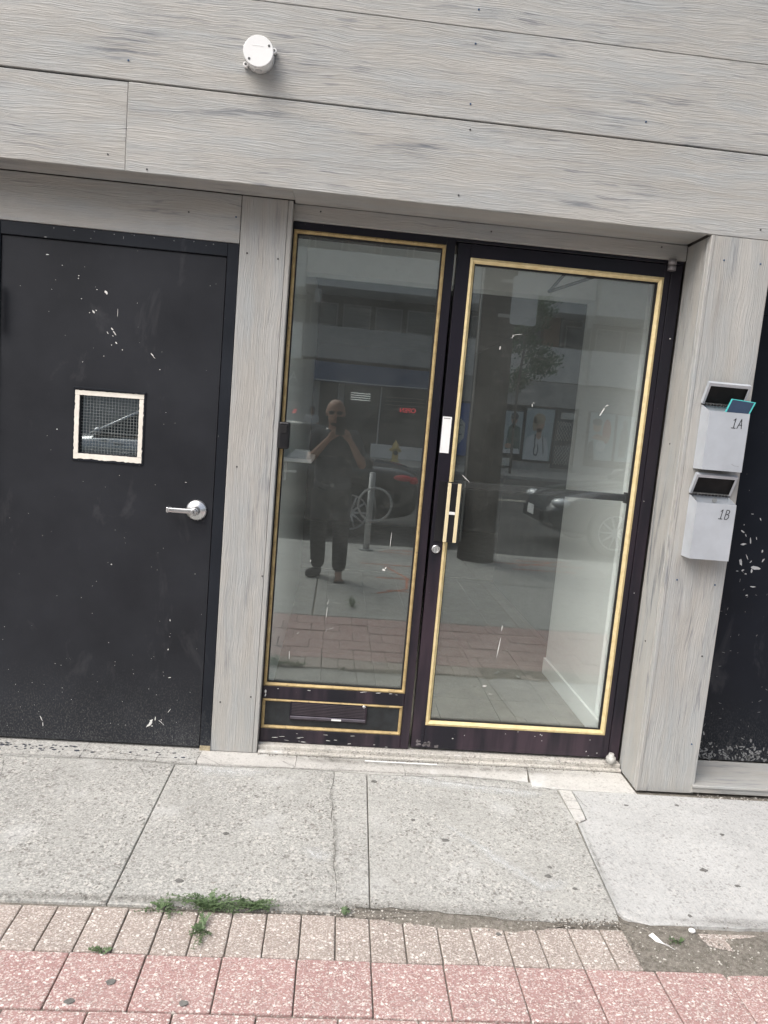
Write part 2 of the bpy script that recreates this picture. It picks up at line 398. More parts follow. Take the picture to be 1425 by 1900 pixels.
M_screwg = simple('grey_screw_head', (.10, .10, .10), .4, .6, .2)
M_cream = simple('chipped_cream_paint', (.80, .77, .69), .55, 0, .08, 40, .5, 120)
M_chipw = simple('white_scratch', (.74, .74, .72), .7, 0, .15, 60)
M_chipg = simple('grey_bare_scuff', (.20, .205, .21), .7, 0, .25, 60)
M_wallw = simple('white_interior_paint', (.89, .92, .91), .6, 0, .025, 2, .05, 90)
M_walld = simple('shade_darkened_wall_paint', (.10, .12, .13), .7, 0, .08, 3)  # walls and ceiling past the vestibule: their shade is put into the colour
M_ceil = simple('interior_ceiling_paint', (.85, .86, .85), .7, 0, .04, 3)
M_tile = simple('brown_grey_floor_tile', (.27, .25, .215), .4, 0, .12, 8, .05)
M_teal = simple('teal_paper_border', (.10, .62, .60), .5, 0, .04)
M_navy = simple('navy_print', (.035, .06, .11), .45, 0, .1)
M_paper = simple('white_paper', (.82, .83, .83), .6, 0, .03)
M_ink = simple('black_marker', (.01, .01, .012), .5, 0, .1)
M_gum = simple('trodden_gum', (.15, .148, .14), .7, 0, .3, 90, .5)
M_leaf = simple('weed_leaf', (.10, .155, .07), .55, 0, .35, 30)
M_leaf2 = simple('sapling_leaf', (.07, .16, .05), .5, 0, .35, 3)
M_bark = simple('bark', (.13, .11, .09), .9, 0, .3, 14, .8, 40)
def mat_pole():
    g = NG('creosoted_pole_wood'); v = g.obj()
    cl = g.mix(g.ramp(g.noise(g.scale(v, (40, 40, 2.2)), 1, 5, .65), .3, .7), (.035, .03, .026), (.12, .105, .09))
    return g.end(g.bsdf(cl, .9, 0, g.bump(g.noise(g.scale(v, (60, 60, 2.5)), 1, 4, .6), .9, .01), .2))
M_pole = mat_pole()
M_stone = simple('pebble', (.55, .53, .49), .8, 0, .2, 200, .3)
M_stone2 = simple('dark_grit', (.17, .155, .135), .9, 0, .3, 200, .3)

# =================================================================== GROUND
pav = MB().box(-14, -5.02, -.35, 14, .36, -.010).build('pavement', M_dirt); tag(pav, kind='structure')
def edge_noise(p, q, n, amp, seed):
    p, q = Vector(p), Vector(q); d = (q - p); t = Vector((-d.y, d.x)).normalized(); out = []
    for i in range(n):
        k = i / n; a = amp * (noise.noise(Vector((seed, k * d.length * 9, 0))) + .6 * noise.noise(Vector((seed + 5, k * d.length * 31, 0))))
        if i == 0: a = 0
        out.append(p + d * k + t * a)
    return out
def slab(pts, mat, top=0.0, thick=.04, bev=.0025, name='concrete_slab'):
    b = MB(); b.prism([Vector((p[0], p[1], top)) for p in pts], Vector((0, 0, -thick)), bev)
    return b.build(name, mat, pav)
def ring(corners, amps, seeds, ns):
    out = []
    for i in range(len(corners)):
        out += edge_noise(corners[i], corners[(i + 1) % len(corners)], ns[i], amps[i], seeds[i])
    return out
g_ = .0019
def yt(x): return .036 + .009 * math.sin(x * 9) + .006 * noise.noise(Vector((x * 8, 3, 0))) - (.05 if x > 1.15 else 0) * min(1, (x - 1.15) * 5)
def ytop(x0, x1, n=14, dy=0): return [(x0 + (x1 - x0) * i / n, yt(x0 + (x1 - x0) * i / n) + dy) for i in range(n + 1)]
def jx(base, k, seed):   # jagged crack path going towards the street
    return base + k * (noise.noise(Vector((seed, 0, base * 3))))
YS = -.812
def crackpath(pts, amp, seed):
    out = []
    for a, b in zip(pts, pts[1:]): out += [tuple(v) for v in edge_noise(a, b, 7, amp, seed)]; seed += 3.3
    return out + [tuple(pts[-1])]
ck = crackpath([(.325, yt(.325)), (.312, -.17), (.332, -.39), (.33, -.57), (.342, -.70), (.352, YS)], .015, 2.2)
# left of the first joint
def joint(x0, x1, off): return [(x0 + off, yt(x0 + off) - g_), (x1 + off, YS)]
s1 = ytop(-1.35, -.317 - g_, 24, -g_) + [(-.322 - g_, YS)] + [(-1.35, YS)]
slab(s1, M_conc[0])
s2 = ytop(-.317 + g_, .325 - g_, 16, -g_) + [(x - g_ * .6, y) for x, y in ck[1:]] + [(-.322 + g_, YS)]
slab(s2, M_conc[0])
s3 = ytop(.325 + g_, .461 - g_, 5, -g_) + [(.440 - g_, YS)] + [(x + g_ * .6, y) for x, y in ck[1:]][::-1]
slab(s3, M_conc[1])
s4 = ytop(.461 + g_, 1.245, 18, -g_) + [(1.243, -.26), (1.228, -.45), (1.212, -.66), (1.206, -.76), (1.200, YS - .003)] + [(.440 + g_, YS)]
slab(s4, M_conc[1])
# broken inserts beside the right joint
for a in ([(1.252, -.02), (1.305, -.022), (1.303, -.10), (1.250, -.098)], [(1.250, -.103), (1.303, -.105), (1.299, -.165), (1.248, -.16)], [(1.248, -.165), (1.298, -.17), (1.292, -.238), (1.262, -.256), (1.247, -.24)]):
    slab(ring(a, [.0012] * len(a), [random.random() * 9 for _ in a], [4] * len(a)), M_patch, .0005, name='concrete_fragment')
s5 = [(1.310, -.022), (1.6, -.026), (1.95, -.03), (2.5, -.03), (3.4, -.03), (3.4, YS)] + [tuple(v) for v in edge_noise((3.4, YS), (1.25, YS - .004), 60, .006, 7.7)] + [(1.222, -.785), (1.212, -.76), (1.218, -.66), (1.234, -.45), (1.252, -.27), (1.298, -.246), (1.304, -.165)]
slab(s5, M_conc[2], .001)
# mortar strip between the slabs and the door sills, cracked into plates
def strip(x0, x1, y1, mat, top=0.002, n=10, name='mortar_patch'):
    pts = ytop(x0 + .0018, x1 - .0018, n, .0012)
    def side(xa, k):
        up = [tuple(v) for v in edge_noise((xa, yt(xa)), (xa + .03 * math.sin(xa * 40), y1), 9, .011, xa * 13 + 2)][1:]
        return [(x + k, y) for x, y in up] + [(xa + .03 * math.sin(xa * 40) + k, y1)]
    pts = pts + side(x1, -.0009) + side(x0, .0009)[::-1]
    return slab(pts, mat, top, bev=.0008, name=name)
for x0, x1 in ((-1.35, -.70), (-.70, -.40), (-.40, -.235), (-.235, .16), (.16, .62), (.62, 1.14)):
    strip(x0, x1, .37 if x0 < -.3 else .19, M_patch if x0 > -.3 else M_conc[1])
slab([(1.1435, -.010), (1.585, -.022), (1.585, .15), (1.30, .19), (1.172, .19)], M_patch, .002, name='mortar_patch')
# paving blocks
def paver(x0, x1, y0, y1, mat, cache={}):
    w, d = round(x1 - x0, 3), round(y1 - y0, 3)
    key = (w, d, mat.name)
    if key not in cache:
        b = MB(); b.box(-w / 2, -d / 2, -.04, w / 2, d / 2, 0, .0035, 2)
        o = b.build('paver', mat, pav); cache[key] = o.data
    else:
        o = bpy.data.objects.new('paver', cache[key]); col.objects.link(o); setparent(o, pav)
    o.location = ((x0 + x1) / 2, (y0 + y1) / 2, -.001 + random.uniform(-.0025, .0015))
    o.rotation_euler = (random.uniform(-.006, .006), random.uniform(-.006, .006), random.uniform(-.006, .006))
    return o
j = .0032
for i in range(-18, 24):
    x0 = -.055 + i * .0985
    if 1.20 < x0 + .05 < 1.42: continue                        # missing blocks, filled with grit
    paver(x0, x0 + .0985 - j, -.998, -.828 - (.0 if x0 < .45 else .012), M_pavt)
ry = -1.0
for r in range(5):
    for i in range(-9, 12):
        x0 = .04 + i * .1975 + (0 if r % 2 == 0 else .11)
        paver(x0, x0 + .1975 - j, ry - .184 + j, ry - .002, M_pavp)
    ry -= .187
# the far part of the pavement: joined paving and slabs towards the kerb
b = MB()
for x0, x1 in ((-9, -1.85), (2.35, 9)):
    x = x0
    while x < x1 - .01:
        for k in range(5): b.box(x, -1.0 - .187 * k - .182, -.04, x + .193, -1.0 - .187 * k, -.001)
        x += .1975
o = b.build('outer_paving', M_pavp, pav); tag(o, kind='stuff')
for i in range(-5, 6):
    for k in range(2):
        x0 = .15 + i * 1.55 + k * .0
        slab([(x0, -3.42 + 1.48 * (1 - k)), (x0 + 1.54, -3.42 + 1.48 * (1 - k)), (x0 + 1.54, -4.90 + 1.49 * (1 - k)), (x0, -4.90 + 1.49 * (1 - k))], M_conc[(i + k) % 2], 0, bev=.006)
for i in range(-3, 4):
    MB().box(i * 3.0 - 1.5, -5.10, -.3, i * 3.0 + 1.49, -4.91, .002, .012, 2).build('kerb_stone', M_conc[1], pav)
road = MB().box(-60, -21.2, -.30, 60, -5.10, -.12).build('road', M_asph); tag(road, kind='structure')
gnd = MB().box(-250, -250, -.9, 250, 250, -.36).build('ground', M_dirt); tag(gnd, kind='structure')
M_linep = simple('worn_road_paint', (.55, .53, .45), .8, 0, .25, 8)
b = MB()
for y in (-13.0, -13.25): b.box(-30, y - .06, -.118, 30, y + .06, -.114)
b.build('centre_line', M_linep, road)
far = MB().box(-40, -26.4, -.30, 40, -21.2, .0, .02).build('far_pavement', M_conc[1]); tag(far, kind='structure')

# grit in the joint and the hole where blocks are missing
def grit(name, regions, n, mats, label):
    b = MB()
    for _ in range(n):
        x0, x1, y0, y1, zt = random.choice(regions)
        x = random.uniform(x0, x1); y = random.gauss((y0 + y1) / 2, (y1 - y0) / 4)
        r = random.choice((.0012, .0018, .0022, .003)) * random.uniform(.7, 1.3)
        b.mi = 0 if random.random() < .75 else 1
        b.ball((x, y, zt + r * .4), r, 1 if r > .0025 else 1, (1, random.uniform(.6, 1), .6))
    for f in b.bm.faces: f.smooth = False
    o = b.build(name, mats); return tag(o, label, 'dirt', kind='stuff')
b = MB(); b.box(1.193, -1.0, -.03, 1.428, -.815, -.0015); b.build('grit_fill', M_dirt, pav)
b = MB()
def mound(b, pts, h, n=1):
    c = sum((Vector(p) for p in pts), Vector((0, 0))) / len(pts)
    P = []
    for i, p in enumerate(pts):
        q = Vector(pts[(i + 1) % len(pts)])
        for e in edge_noise(p, q, 8, .012, i * 2.1 + c.x): P.append(e)
    rings_ = []
    for k, hh in ((1.0, -.004), (.88, h * .5), (.6, h * .9), (.25, h)):
        rings_.append([b.bm.verts.new((c.x + (p.x - c.x) * k, c.y + (p.y - c.y) * k, hh + (h * .25 * noise.noise(Vector((p.x * 60, p.y * 60, k * 9))) if k < 1 else 0))) for p in P])
    for a, d in zip(rings_, rings_[1:]):
        for i in range(len(P)):
            jn = (i + 1) % len(P); f = b.bm.faces.new((a[i], a[jn], d[jn], d[i])); f.smooth = True
    b.bm.faces.new(rings_[-1])
mound(b, [(.36, -.795), (.50, -.785), (.72, -.80), (.95, -.825), (1.06, -.83), (.92, -.856), (.70, -.868), (.52, -.85), (.40, -.835)], .004)
mound(b, [(1.17, -.795), (1.22, -.80), (1.40, -.826), (1.42, -.86), (1.44, -.90), (1.56, -.93), (1.60, -.99), (1.42, -1.02), (1.30, -1.0), (1.22, -.95), (1.20, -.86)], .0035)
mound(b, [(1.50, -.86), (1.62, -.84), (1.80, -.85), (1.80, -1.0), (1.62, -1.03), (1.5, -.96)], .004)
o = b.build('grit_bed', M_dirt); tag(o, 'brown grit spread along the joint and in the gap of the missing block', 'dirt', kind='stuff')
grit('loose_grit', [(.34, .6, -.85, -.785, .002), (.55, 1.05, -.87, -.80, .002), (-.2, .36, -.832, -.808, 0), (1.17, 1.45, -1.0, -.82, .002), (1.40, 1.8, -1.03, -.85, .003), (1.0, 1.2, -.84, -.80, 0), (.0, .32, .14, .19, .003), (.5, 1.5, .13, .18, .003), (1.85, 2.4, -.035, -.005, .002)], 3000, [M_stone2, M_stone], 'loose sandy grit scattered over the paving joint and sills')

# =================================================================== BUILDING
bld = thing('shopfront_building', (0, .3, 0), 'grey wood-grain clad shopfront with overhanging fascia above the doors', 'building')
MASS = simple('rough_wall_mass', (.16, .15, .14), .9, 0, .15)
def board(name, c, L, Wd, T, xa, nrm, parent=bld, mat=M_clad, bev=.002, cache={}):
    """a board centred on its FRONT face at c; xa: direction of its length, nrm: outward normal"""
    b = MB(); b.box(-L / 2, 0, -Wd / 2, L / 2, T, Wd / 2, bev, 1)
    o = b.build(name, mat)
    X = Vector(xa); Y = -Vector(nrm); Z = X.cross(Y)
    m = Matrix((X, Y, Z)).transposed().to_4x4(); m.translation = Vector(c)
    o.matrix_basis = m
    if parent is not None: setparent(o, parent)
    return o
def hboard(name, x0, x1, z0, z1, y, T=.016, parent=bld): return board(name, ((x0 + x1) / 2, y, (z0 + z1) / 2), x1 - x0, z1 - z0, T, (1, 0, 0), (0, -1, 0), parent)
def vboard(name, x0, x1, z0, z1, y, T=.016, parent=bld): return board(name, ((x0 + x1) / 2, y, (z0 + z1) / 2), z1 - z0, x1 - x0, T, (0, 0, 1), (0, -1, 0), parent)
def screw(x, z, y, m, parent, r=.0036, nrm=(0, -1, 0)):
    b = MB(); n = Vector(nrm); p = Vector((x, y, z))
    b.cyl(p + n * .0002, p + n * .0022, r, r * .8, seg=12); b.mi = 1
    b.cyl(p + n * .0023, p + n * .0027, r * .35, seg=8)
    o = b.build('screw', [m, M_pitch]); setparent(o, parent)
Z1, Z2, Z3 = 2.250, 2.556, 2.868
p_l = hboard('plank', -3.2, -.5985, Z1, Z2 - .006, .003)
p_r = hboard('plank', -.5965, 4.2, Z1 - .001, Z2 - .006, -.001)
p_2 = hboard('plank', -3.2, 4.2, Z2, Z3 - .0015, 0)
p_3 = hboard('plank', -3.2, 4.2, Z3 + .001, 3.178, .001)
hboard('plank', -3.2, 4.2, 3.181, 3.49, .001)
hboard('plank', -3.2, 4.2, 3.493, 3.80, .001)
for x, z, m, p, y in ((-.60, 2.62, M_screwb, p_2, 0), (-.66, 2.30, M_screwg, p_l, .003), (-.52, 2.262, M_screwg, p_r, -.001), (.62, 2.93, M_screwb, p_3, .001), (.62, 2.815, M_screwb, p_2, 0),
                      (.622, 2.61, M_screwb, p_2, 0), (.63, 2.522, M_screwg, p_r, -.001), (1.28, 2.62, M_screwb, p_2, 0), (1.775, 2.285, M_screwg, p_r, -.001), (.61, 2.29, M_screwg, p_r, -.001)):
    screw(x, z, y, m, p)
# soffits: y from the fascia back to the wall below
s_l = board('soffit_board', (-1.60, .086, Z1 + .004), 3.2, .135, .012, (1, 0, 0), (0, 0, -1))
s_r = board('soffit_board', (.7925, .108, Z1 + .0035), 1.585, .181, .012, (1, 0, 0), (0, 0, -1))
screw(-.56, Z1 + .004, .07, M_screwg, s_l, nrm=(0, 0, -1)) if False else None
# header boards
h_l = hboard('header_board', -3.0, -.202, 2.073, Z1 + .002, .156)
h_r = hboard('header_board', -.004, 1.589, 2.190, Z1 + .002, .190)
for x, z, y, m, p in ((-.22, 2.17, .156, M_screwb, h_l), (-.40, 2.17, .156, M_screwg, h_l), (.10, 2.232, .19, M_screwg, h_r), (.78, 2.225, .19, M_screwg, h_r), (1.48, 2.235, .19, M_screwg, h_r)): screw(x, z, y, m, p)
# left pillar
v_l = vboard('pillar_board', -.1995, -.0235, .004, Z1 + .002, .154, .03)
v_l2 = vboard('pillar_trim', -.0225, -.005, .004, Z1 + .002, .1535, .06)
for x, z, m in ((-.17, 2.04, M_screwg), (-.05, 2.03, M_screwg), (-.16, 1.21, M_screwg), (-.03, .77, M_screwg), (-.17, .22, M_screwg), (-.045, .25, M_screwg)): screw(x, z, .154, m, v_l)
# right pillar: front board, reveal board and the beaded corner trim
v_r = vboard('pillar_board', 1.605, 1.838, .003, Z1 - .002, .0, .03)
v_rt = vboard('corner_trim', 1.589, 1.604, .003, Z1 - .002, -.0015, .020)
v_rr = board('reveal_board', (1.5915, .108, (Z1) / 2), Z1 - .004, .176, .014, (0, 0, 1), (-1, 0, 0))
v_rb = board('corner_bead', (1.5885, .030, Z1 / 2), Z1 - .006, .014, .006, (0, 0, 1), (-1, 0, 0))
for x, z, m in ((1.65, 2.16, M_screwb), (1.795, 2.16, M_screwb), (1.64, .91, M_screwb), (1.80, .90, M_screwb), (1.80, .22, M_screwb), (1.79, .60, M_screwg)): screw(x, z, 0, m, v_r)
screw(1.5915, 1.45, .12, M_screwg, v_rr, nrm=(-1, 0, 0)); screw(1.5915, .62, .10, M_screwg, v_rr, nrm=(-1, 0, 0))
board('reveal_board', (1.8380, .125, Z1 / 2), Z1 - .004, .20, .014, (0, 0, 1), (1, 0, 0))
# masonry behind the cladding
b = MB()
b.box(-3.2, .02, Z1 + .02, 4.2, .50, 3.82)
b.box(-.185, .19, .0, -.015, .50, Z1 + .02)
b.box(1.607, .032, .0, 1.822, .50, Z1 + .02)
b.box(-3.2, .18, 2.08, -.185, .50, Z1 + .02)
b.box(-.015, .208, 2.195, 1.607, .50, Z1 + .02)
b.box(-3.2, .18, -.02, -1.17, .50, 2.08)
b.box(1.822, .26, 2.2, 4.2, .50, Z1 + .02); b.box(2.90, .26, 0, 4.2, .50, 2.2)
b.box(-3.2, 3.0, 3.82, 4.2, 3.2, 8.0); b.box(-3.2, .02, 3.82, 4.2, .3, 8.0)
b.build('wall', MASS, bld)
# sill under the right hand door
rs = board('sill_board', (2.42, -.004, .026), 1.19, .034, .014, (1, 0, 0), (0, -1, 0))
rs2 = board('sill_board', (2.42, .112, .045), 1.19, .246, .012, (1, 0, 0), (0, 0, 1))
b = MB(); b.box(1.85, .012, .0, 3.0, .22, .031); b.build('sill_base', M_dirt, bld)

# =================================================================== INTERIOR
def struct(name, mb, mat, parent=None):
    o = mb.build(name, mat, parent)
    if parent is None: tag(o, kind='structure')
    return o
fl = struct('floor', MB().box(-3.0, .235, -.02, 4.0, 7.0, .022), M_dirt)
for i in range(-1, 6):
    for k in range(0, 11):
        x0 = .24 + i * .30; y0 = .245 + k * .60
        if k > 5: continue
        MB().box(x0, y0, .0, x0 + .2975, y0 + .5975, .03, .001).build('tile', M_tile, fl)
b = MB(); b.box(-3.0, 3.9, .0, 4.0, 7.0, .03); b.box(2.05, .50, 0, 4.0, 3.9, .03); struct('back_room_floor', b, M_tile, fl)
w = MB(); w.box(-.125, .501, .0, -.006, 3.36, 2.75); wl = struct('left_hall_wall', w, M_wallw)
w = MB(); w.box(1.575, .501, .0, 1.70, 1.33, 2.75); wr = struct('right_hall_wall', w, M_wallw)
MB().box(-.0055, .265, .0, -.001, .500, 2.4).build('door_return', M_wallw, wl)
MB().box(1.588, .265, .0, 1.606, .500, 2.4).build('door_return', M_wallw, wr)
b = MB(); b.box(1.561, .27, .03, 1.5745, 1.335, .125, .003, 2); b.build('baseboard', M_wallw, wr)
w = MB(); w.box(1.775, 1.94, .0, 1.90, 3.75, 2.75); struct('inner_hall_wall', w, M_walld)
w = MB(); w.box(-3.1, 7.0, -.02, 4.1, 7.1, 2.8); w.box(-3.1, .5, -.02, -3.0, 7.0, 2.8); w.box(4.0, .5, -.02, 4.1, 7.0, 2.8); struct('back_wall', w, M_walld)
w = MB(); w.box(-3.1, .3, 2.70, 4.1, 7.1, 2.85); struct('ceiling', w, M_ceil)
w = MB(); w.box(-.005, 1.20, 2.192, 1.574, 1.33, 2.70); struct('bulkhead_wall', w, M_wallw)
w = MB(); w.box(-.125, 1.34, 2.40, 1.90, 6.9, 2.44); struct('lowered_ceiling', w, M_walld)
# wall shelf with papers inside, next to the sidelight
sh = thing('wall_shelf', (0, .7, 1.235), 'small white shelf inside the sidelight against the left wall', 'shelf')
MB().box(-.004, .50, 1.225, .125, .95, 1.243, .002).build('shelf_board', M_white, sh)
MB().box(-.004, .60, 1.13, .008, .63, 1.224).build('bracket', M_white, sh)
pp = MB()
for k in range(5): pp.box(.02 + k * .004, .55 + k * .006, 1.2445 + k * .0062, .115 - k * .003, .72 + k * .004, 1.2495 + k * .0062)
o = pp.build('paper_stack', M_paper); tag(o, 'little heap of white papers on the shelf inside the sidelight', 'papers')

# =================================================================== LEFT STEEL DOOR
dr = thing('steel_door', (-.67, .16, 0), 'flat black steel door with a small wired window, left of the storefront', 'door')
YF = .158
b = MB(); b.box(-.2445, YF - .003, .006, -.2005, .235, 2.0715, .002); b.box(-1.142, YF - .003, .006, -1.097, .235, 2.0715, .002)
b.box(-1.0965, YF - .002, 2.0215, -.245, .235, 2.071, .002)
fr = b.build('door_frame', M_dframe, dr)
MB().box(-.2445, YF - .0045, .003, -.2005, YF - .0032, .024).build('rust_patch', simple('rusty_paint', (.35, .30, .20), .8, 0, .4, 90), fr)
LF = YF + .006
b = MB(); xs = (-1.094, -.7835, -.5560, -.2485); zs = (.014, 1.2175, 1.4435, 2.0185)
b.box(xs[0], LF, zs[0], xs[1], LF + .044, zs[3]); b.box(xs[2], LF, zs[0], xs[3], LF + .044, zs[3])
b.box(xs[1], LF, zs[0], xs[2], LF + .044, zs[1]); b.box(xs[1], LF, zs[2], xs[2], LF + .044, zs[3])
bmesh.ops.remove_doubles(b.bm, verts=b.bm.verts, dist=.0001)
inner = [f for f in b.bm.faces if all(len([g for g in e.link_faces]) > 2 for e in f.edges)]
leaf = b.build('door_leaf', M_door, dr, recalc=False)
# raised stop strip round the opening and the cream trim
b = MB(); b.box(-.8095, LF - .009, 1.4665, -.531, LF + .0, 1.4745, .001)
b.box(-.8090, LF - .003, 1.188, -.5320, LF - .0002, 1.4660)
b.bm.clear(); b.box(-.8095, LF - .009, 1.4650, -.531, LF - .0002, 1.4735, .001)
b.box(-.8095, LF - .004, 1.186, -.8035, LF - .0002, 1.4645); b.box(-.5375, LF - .004, 1.186, -.532, LF - .0002, 1.4645)
b.box(-.8030, LF - .004, 1.184, -.5380, LF - .0002, 1.1905)
win = b.build('window_frame', M_dframe, dr)
def rough_strip(b, p0, p1, wdt, y0, y1, seed, amp=.0022):
    """painted bead with uneven edges, from p0 to p1 in the x-z plane"""
    p0, p1 = Vector(p0), Vector(p1); d = p1 - p0; n = Vector((-d.y, d.x)).normalized(); N = 26
    top = [p0 + d * (i / N) + n * (wdt / 2 + amp * noise.noise(Vector((i * .8, seed, 0)))) for i in range(N + 1)]
    bot = [p0 + d * (i / N) - n * (wdt / 2 + amp * .4 * noise.noise(Vector((i * .9, seed + 4, 0)))) for i in range(N + 1)]
    ring_ = top + bot[::-1]
    b.prism([Vector((p.x, y0, p.y)) for p in ring_], Vector((0, y1 - y0, 0)), 0)
b = MB()
rough_strip(b, (-.803, 1.451), (-.538, 1.455), .018, LF - .005, LF - .0003, 1.1)
rough_strip(b, (-.538, 1.2035), (-.803, 1.2025), .0215, LF - .0052, LF - .0004, 2.4, .004)
rough_strip(b, (-.7945, 1.214), (-.7945, 1.4415), .0165, LF - .0054, LF - .0005, 3.7, .003)
rough_strip(b, (-.5465, 1.4445), (-.5465, 1.2145), .0165, LF - .0056, LF - .0006, 4.1, .004)
b.build('window_trim', M_cream, win)
MB().box(-.7860, LF + .016, 1.2150, -.5535, LF + .022, 1.4460).build('window_pane', M_glass_lite, win)
b = MB()
for i in range(1, 20): x = -.785 + i * .0121; b.box(x - .0003, LF + .0118, 1.216, x + .0003, LF + .0126, 1.4435)
for i in range(1, 20): z = 1.2175 + i * .0121; b.box(-.784, LF + .0128, z - .0003, -.5565, LF + .0136, z + .0003)
b.build('wire_mesh', simple('mesh_wire', (.42, .45, .44), .5, .4, .1), win)
# lever
lv = thing('lever_tmp', (0, 0, 0)); bpy.data.objects.remove(lv)
b = MB(); b.lathe((-.311, LF - .0005, 1.021), [(.042, 0), (.042, .006), (.036, .013), (.020, .017), (.0165, .022), (.0165, .045), (.014, .050)], (0, -1, 0), 32)
hd = b.build('door_lever', M_chrome, dr)
b = MB(); b.box(-.414, LF - .062, 1.012, -.300, LF - .050, 1.031, .005, 3); b.box(-.420, LF - .062, 1.010, -.409, LF - .028, 1.033, .004, 2); b.build('lever_arm', M_chrome, hd)
b = MB(); b.lathe((-.311, LF - .0505, 1.0205), [(.0115, 0), (.0115, .013), (.0095, .0145)], (0, -1, 0), 20); b.build('lock_cylinder', M_chrome, hd)
MB().box(-.3125, LF - .0662, 1.016, -.3105, LF - .0652, 1.026).build('keyhole', M_pitch, hd)
MB().box(-.285, LF - .0085, 1.000, -.279, LF - .0060, 1.040).build('worn_edge', M_ink, hd)
MB().box(-1.097, .128, 1.66, -1.087, .152, 1.84, .003).build('hinge', M_dframe, dr)
# paint chips and scratches (world x,z, length, width, angle)
def chips(name, specs, y, mat, parent, th=.0006):
    b = MB()
    for (x, z, L, wd, ang) in specs:
        n = 9; c = Vector((x, z)); ca, sa = math.cos(R(ang)), math.sin(R(ang)); P = []
        for i in range(n):
            t = 2 * math.pi * i / n; k = random.uniform(.65, 1.15); px, pz = math.cos(t) * L / 2 * k, math.sin(t) * wd / 2 * random.uniform(.6, 1.2)
            P.append(Vector((x + px * ca - pz * sa, y - th, z + px * sa + pz * ca)))
        b.prism(P, Vector((0, th * .8, 0)))
    return tag(b.build(name, mat, parent), kind='stuff')
ch = [(-.700, 1.842, .016, .009, -50), (-.745, 1.765, .014, .006, -50), (-.735, 1.771, .006, .004, -50), (-.6535, 1.770, .034, .0018, 90), (-.672, 1.706, .014, .006, -45), (-.664, 1.694, .018, .004, -45), (-.660, 1.688, .014, .004, -45),
      (-.689, 1.690, .011, .003, -55), (-.655, 1.655, .010, .006, -45), (-.668, 1.680, .006, .003, -40), (-.672, 1.645, .004, .003, 0), (-.515, 1.622, .016, .005, -45), (-.508, 1.613, .014, .002, -45), (-.483, 1.567, .005, .004, 0),
      (-.805, 1.895, .005, .004, 0), (-.806, 1.885, .004, .004, 0), (-.868, 1.928, .004, .003, 0), (-.735, 1.85, .004, .003, 0), (-.792, 1.81, .004, .003, 0), (-.76, 1.76, .004, .004, 0), (-.925, 1.962, .014, .004, 5),
      (-.640, .772, .006, .005, 0), (-.870, 1.30, .006, .005, 0), (-.63, 1.63, .004, .004, 20), (-.70, 1.60, .003, .003, 0), (-.78, 1.57, .003, .003, 0),
      (-.455, .105, .034, .010, 62), (-.452, .118, .014, .009, 30), (-.466, .094, .016, .006, 60), (-.448, .094, .006, .004, 0), (-.436, .126, .020, .0035, 88), (-.418, .118, .012, .002, -40), (-.410, .112, .014, .002, -50), (-.402, .104, .010, .002, -50), (-.411, .123, .006, .003, 0),
      (-.90, .10, .030, .003, 115), (-.893, .075, .022, .003, 95), (-.385, .31, .012, .004, 10), (-.397, .43, .008, .004, 70), (-.395, .555, .01, .003, 100), (-.38, .165, .026, .0018, 55), (-.36, 1.13, .01, .002, 0)]
for _ in range(70):
    z = random.choice((random.uniform(.02, .5), random.uniform(.02, 1.95))); q = random.uniform(.0012, .0026); ch.append((random.uniform(-1.08, -.26), z, q, q, 0))
ch = [c for c in ch if not (-.82 < c[0] < -.52 and 1.17 < c[1] < 1.48) and not (-.43 < c[0] < -.26 and .97 < c[1] < 1.07)]
chips('paint_chips', ch, LF, M_chipw, leaf)
chips('paint_chips', [(-.9 + .075 * k, 2.062 + random.uniform(-.003, .003), .006, .004, random.uniform(0, 180)) for k in range(9)] + [(-.64, 2.052, .012, .002, 90), (-.93, 2.024, .014, .004, 0)], YF - .002, M_chipg, fr)

# =================================================================== RIGHT DARK DOOR
rd = thing('scuffed_door', (2.35, .23, .045), 'glossy blue-black door with scratched peeling paint at the right edge', 'door')
rleaf = MB().box(1.852, .228, .0525, 2.86, .27, 2.19, .002).build('door_leaf', M_rdoor, rd)
MB().box(1.8535, .2215, 2.02, 2.84, .2275, 2.05).build('door_trim', M_rdoor, rd)
cr = [(2.02, 1.10, .02, .007, 150), (2.035, 1.085, .014, .005, 120), (2.06, 1.062, .030, .008, 100), (2.085, 1.075, .016, .004, 110), (2.03, 1.045, .026, .008, 10), (2.055, .99, .030, .004, 120), (2.075, .97, .016, .004, 50), (2.03, .965, .035, .012, 110), (2.10, .945, .045, .016, 170), (2.085, .93, .02, .008, 90),
      (2.045, .93, .016, .008, 30), (2.02, .925, .012, .003, 0), (2.06, .915, .010, .006, 0), (2.09, 1.16, .014, .004, 120), (2.12, 1.02, .014, .008, 80), (2.13, .98, .02, .007, 60), (2.05, 1.18, .012, .003, 0), (2.02, 1.13, .008, .003, 90), (2.15, 1.25, .01, .005, 20), (2.10, .86, .03, .006, 0), (2.08, .82, .012, .005, 10)]
lowz = []
for _ in range(230):
    x = random.uniform(1.90, 2.6); z = .055 + abs(random.gauss(0, .040)) + .035 * max(0, noise.noise(Vector((x * 9, 0, 0))))
    lowz.append((x, z, random.uniform(.008, .028), random.uniform(.003, .012), random.uniform(0, 180)))
chips('paint_chips', cr, .228, M_chipw if False else simple('pale_bare_patch', (.48, .49, .50), .7, 0, .2, 60), rleaf)
chips('scuffed_paint', lowz + [(random.uniform(1.9, 2.5), random.uniform(.1, 1.0), random.uniform(.003, .02), .0018, random.uniform(0, 180)) for _ in range(60)], .228, M_chipg, rleaf)

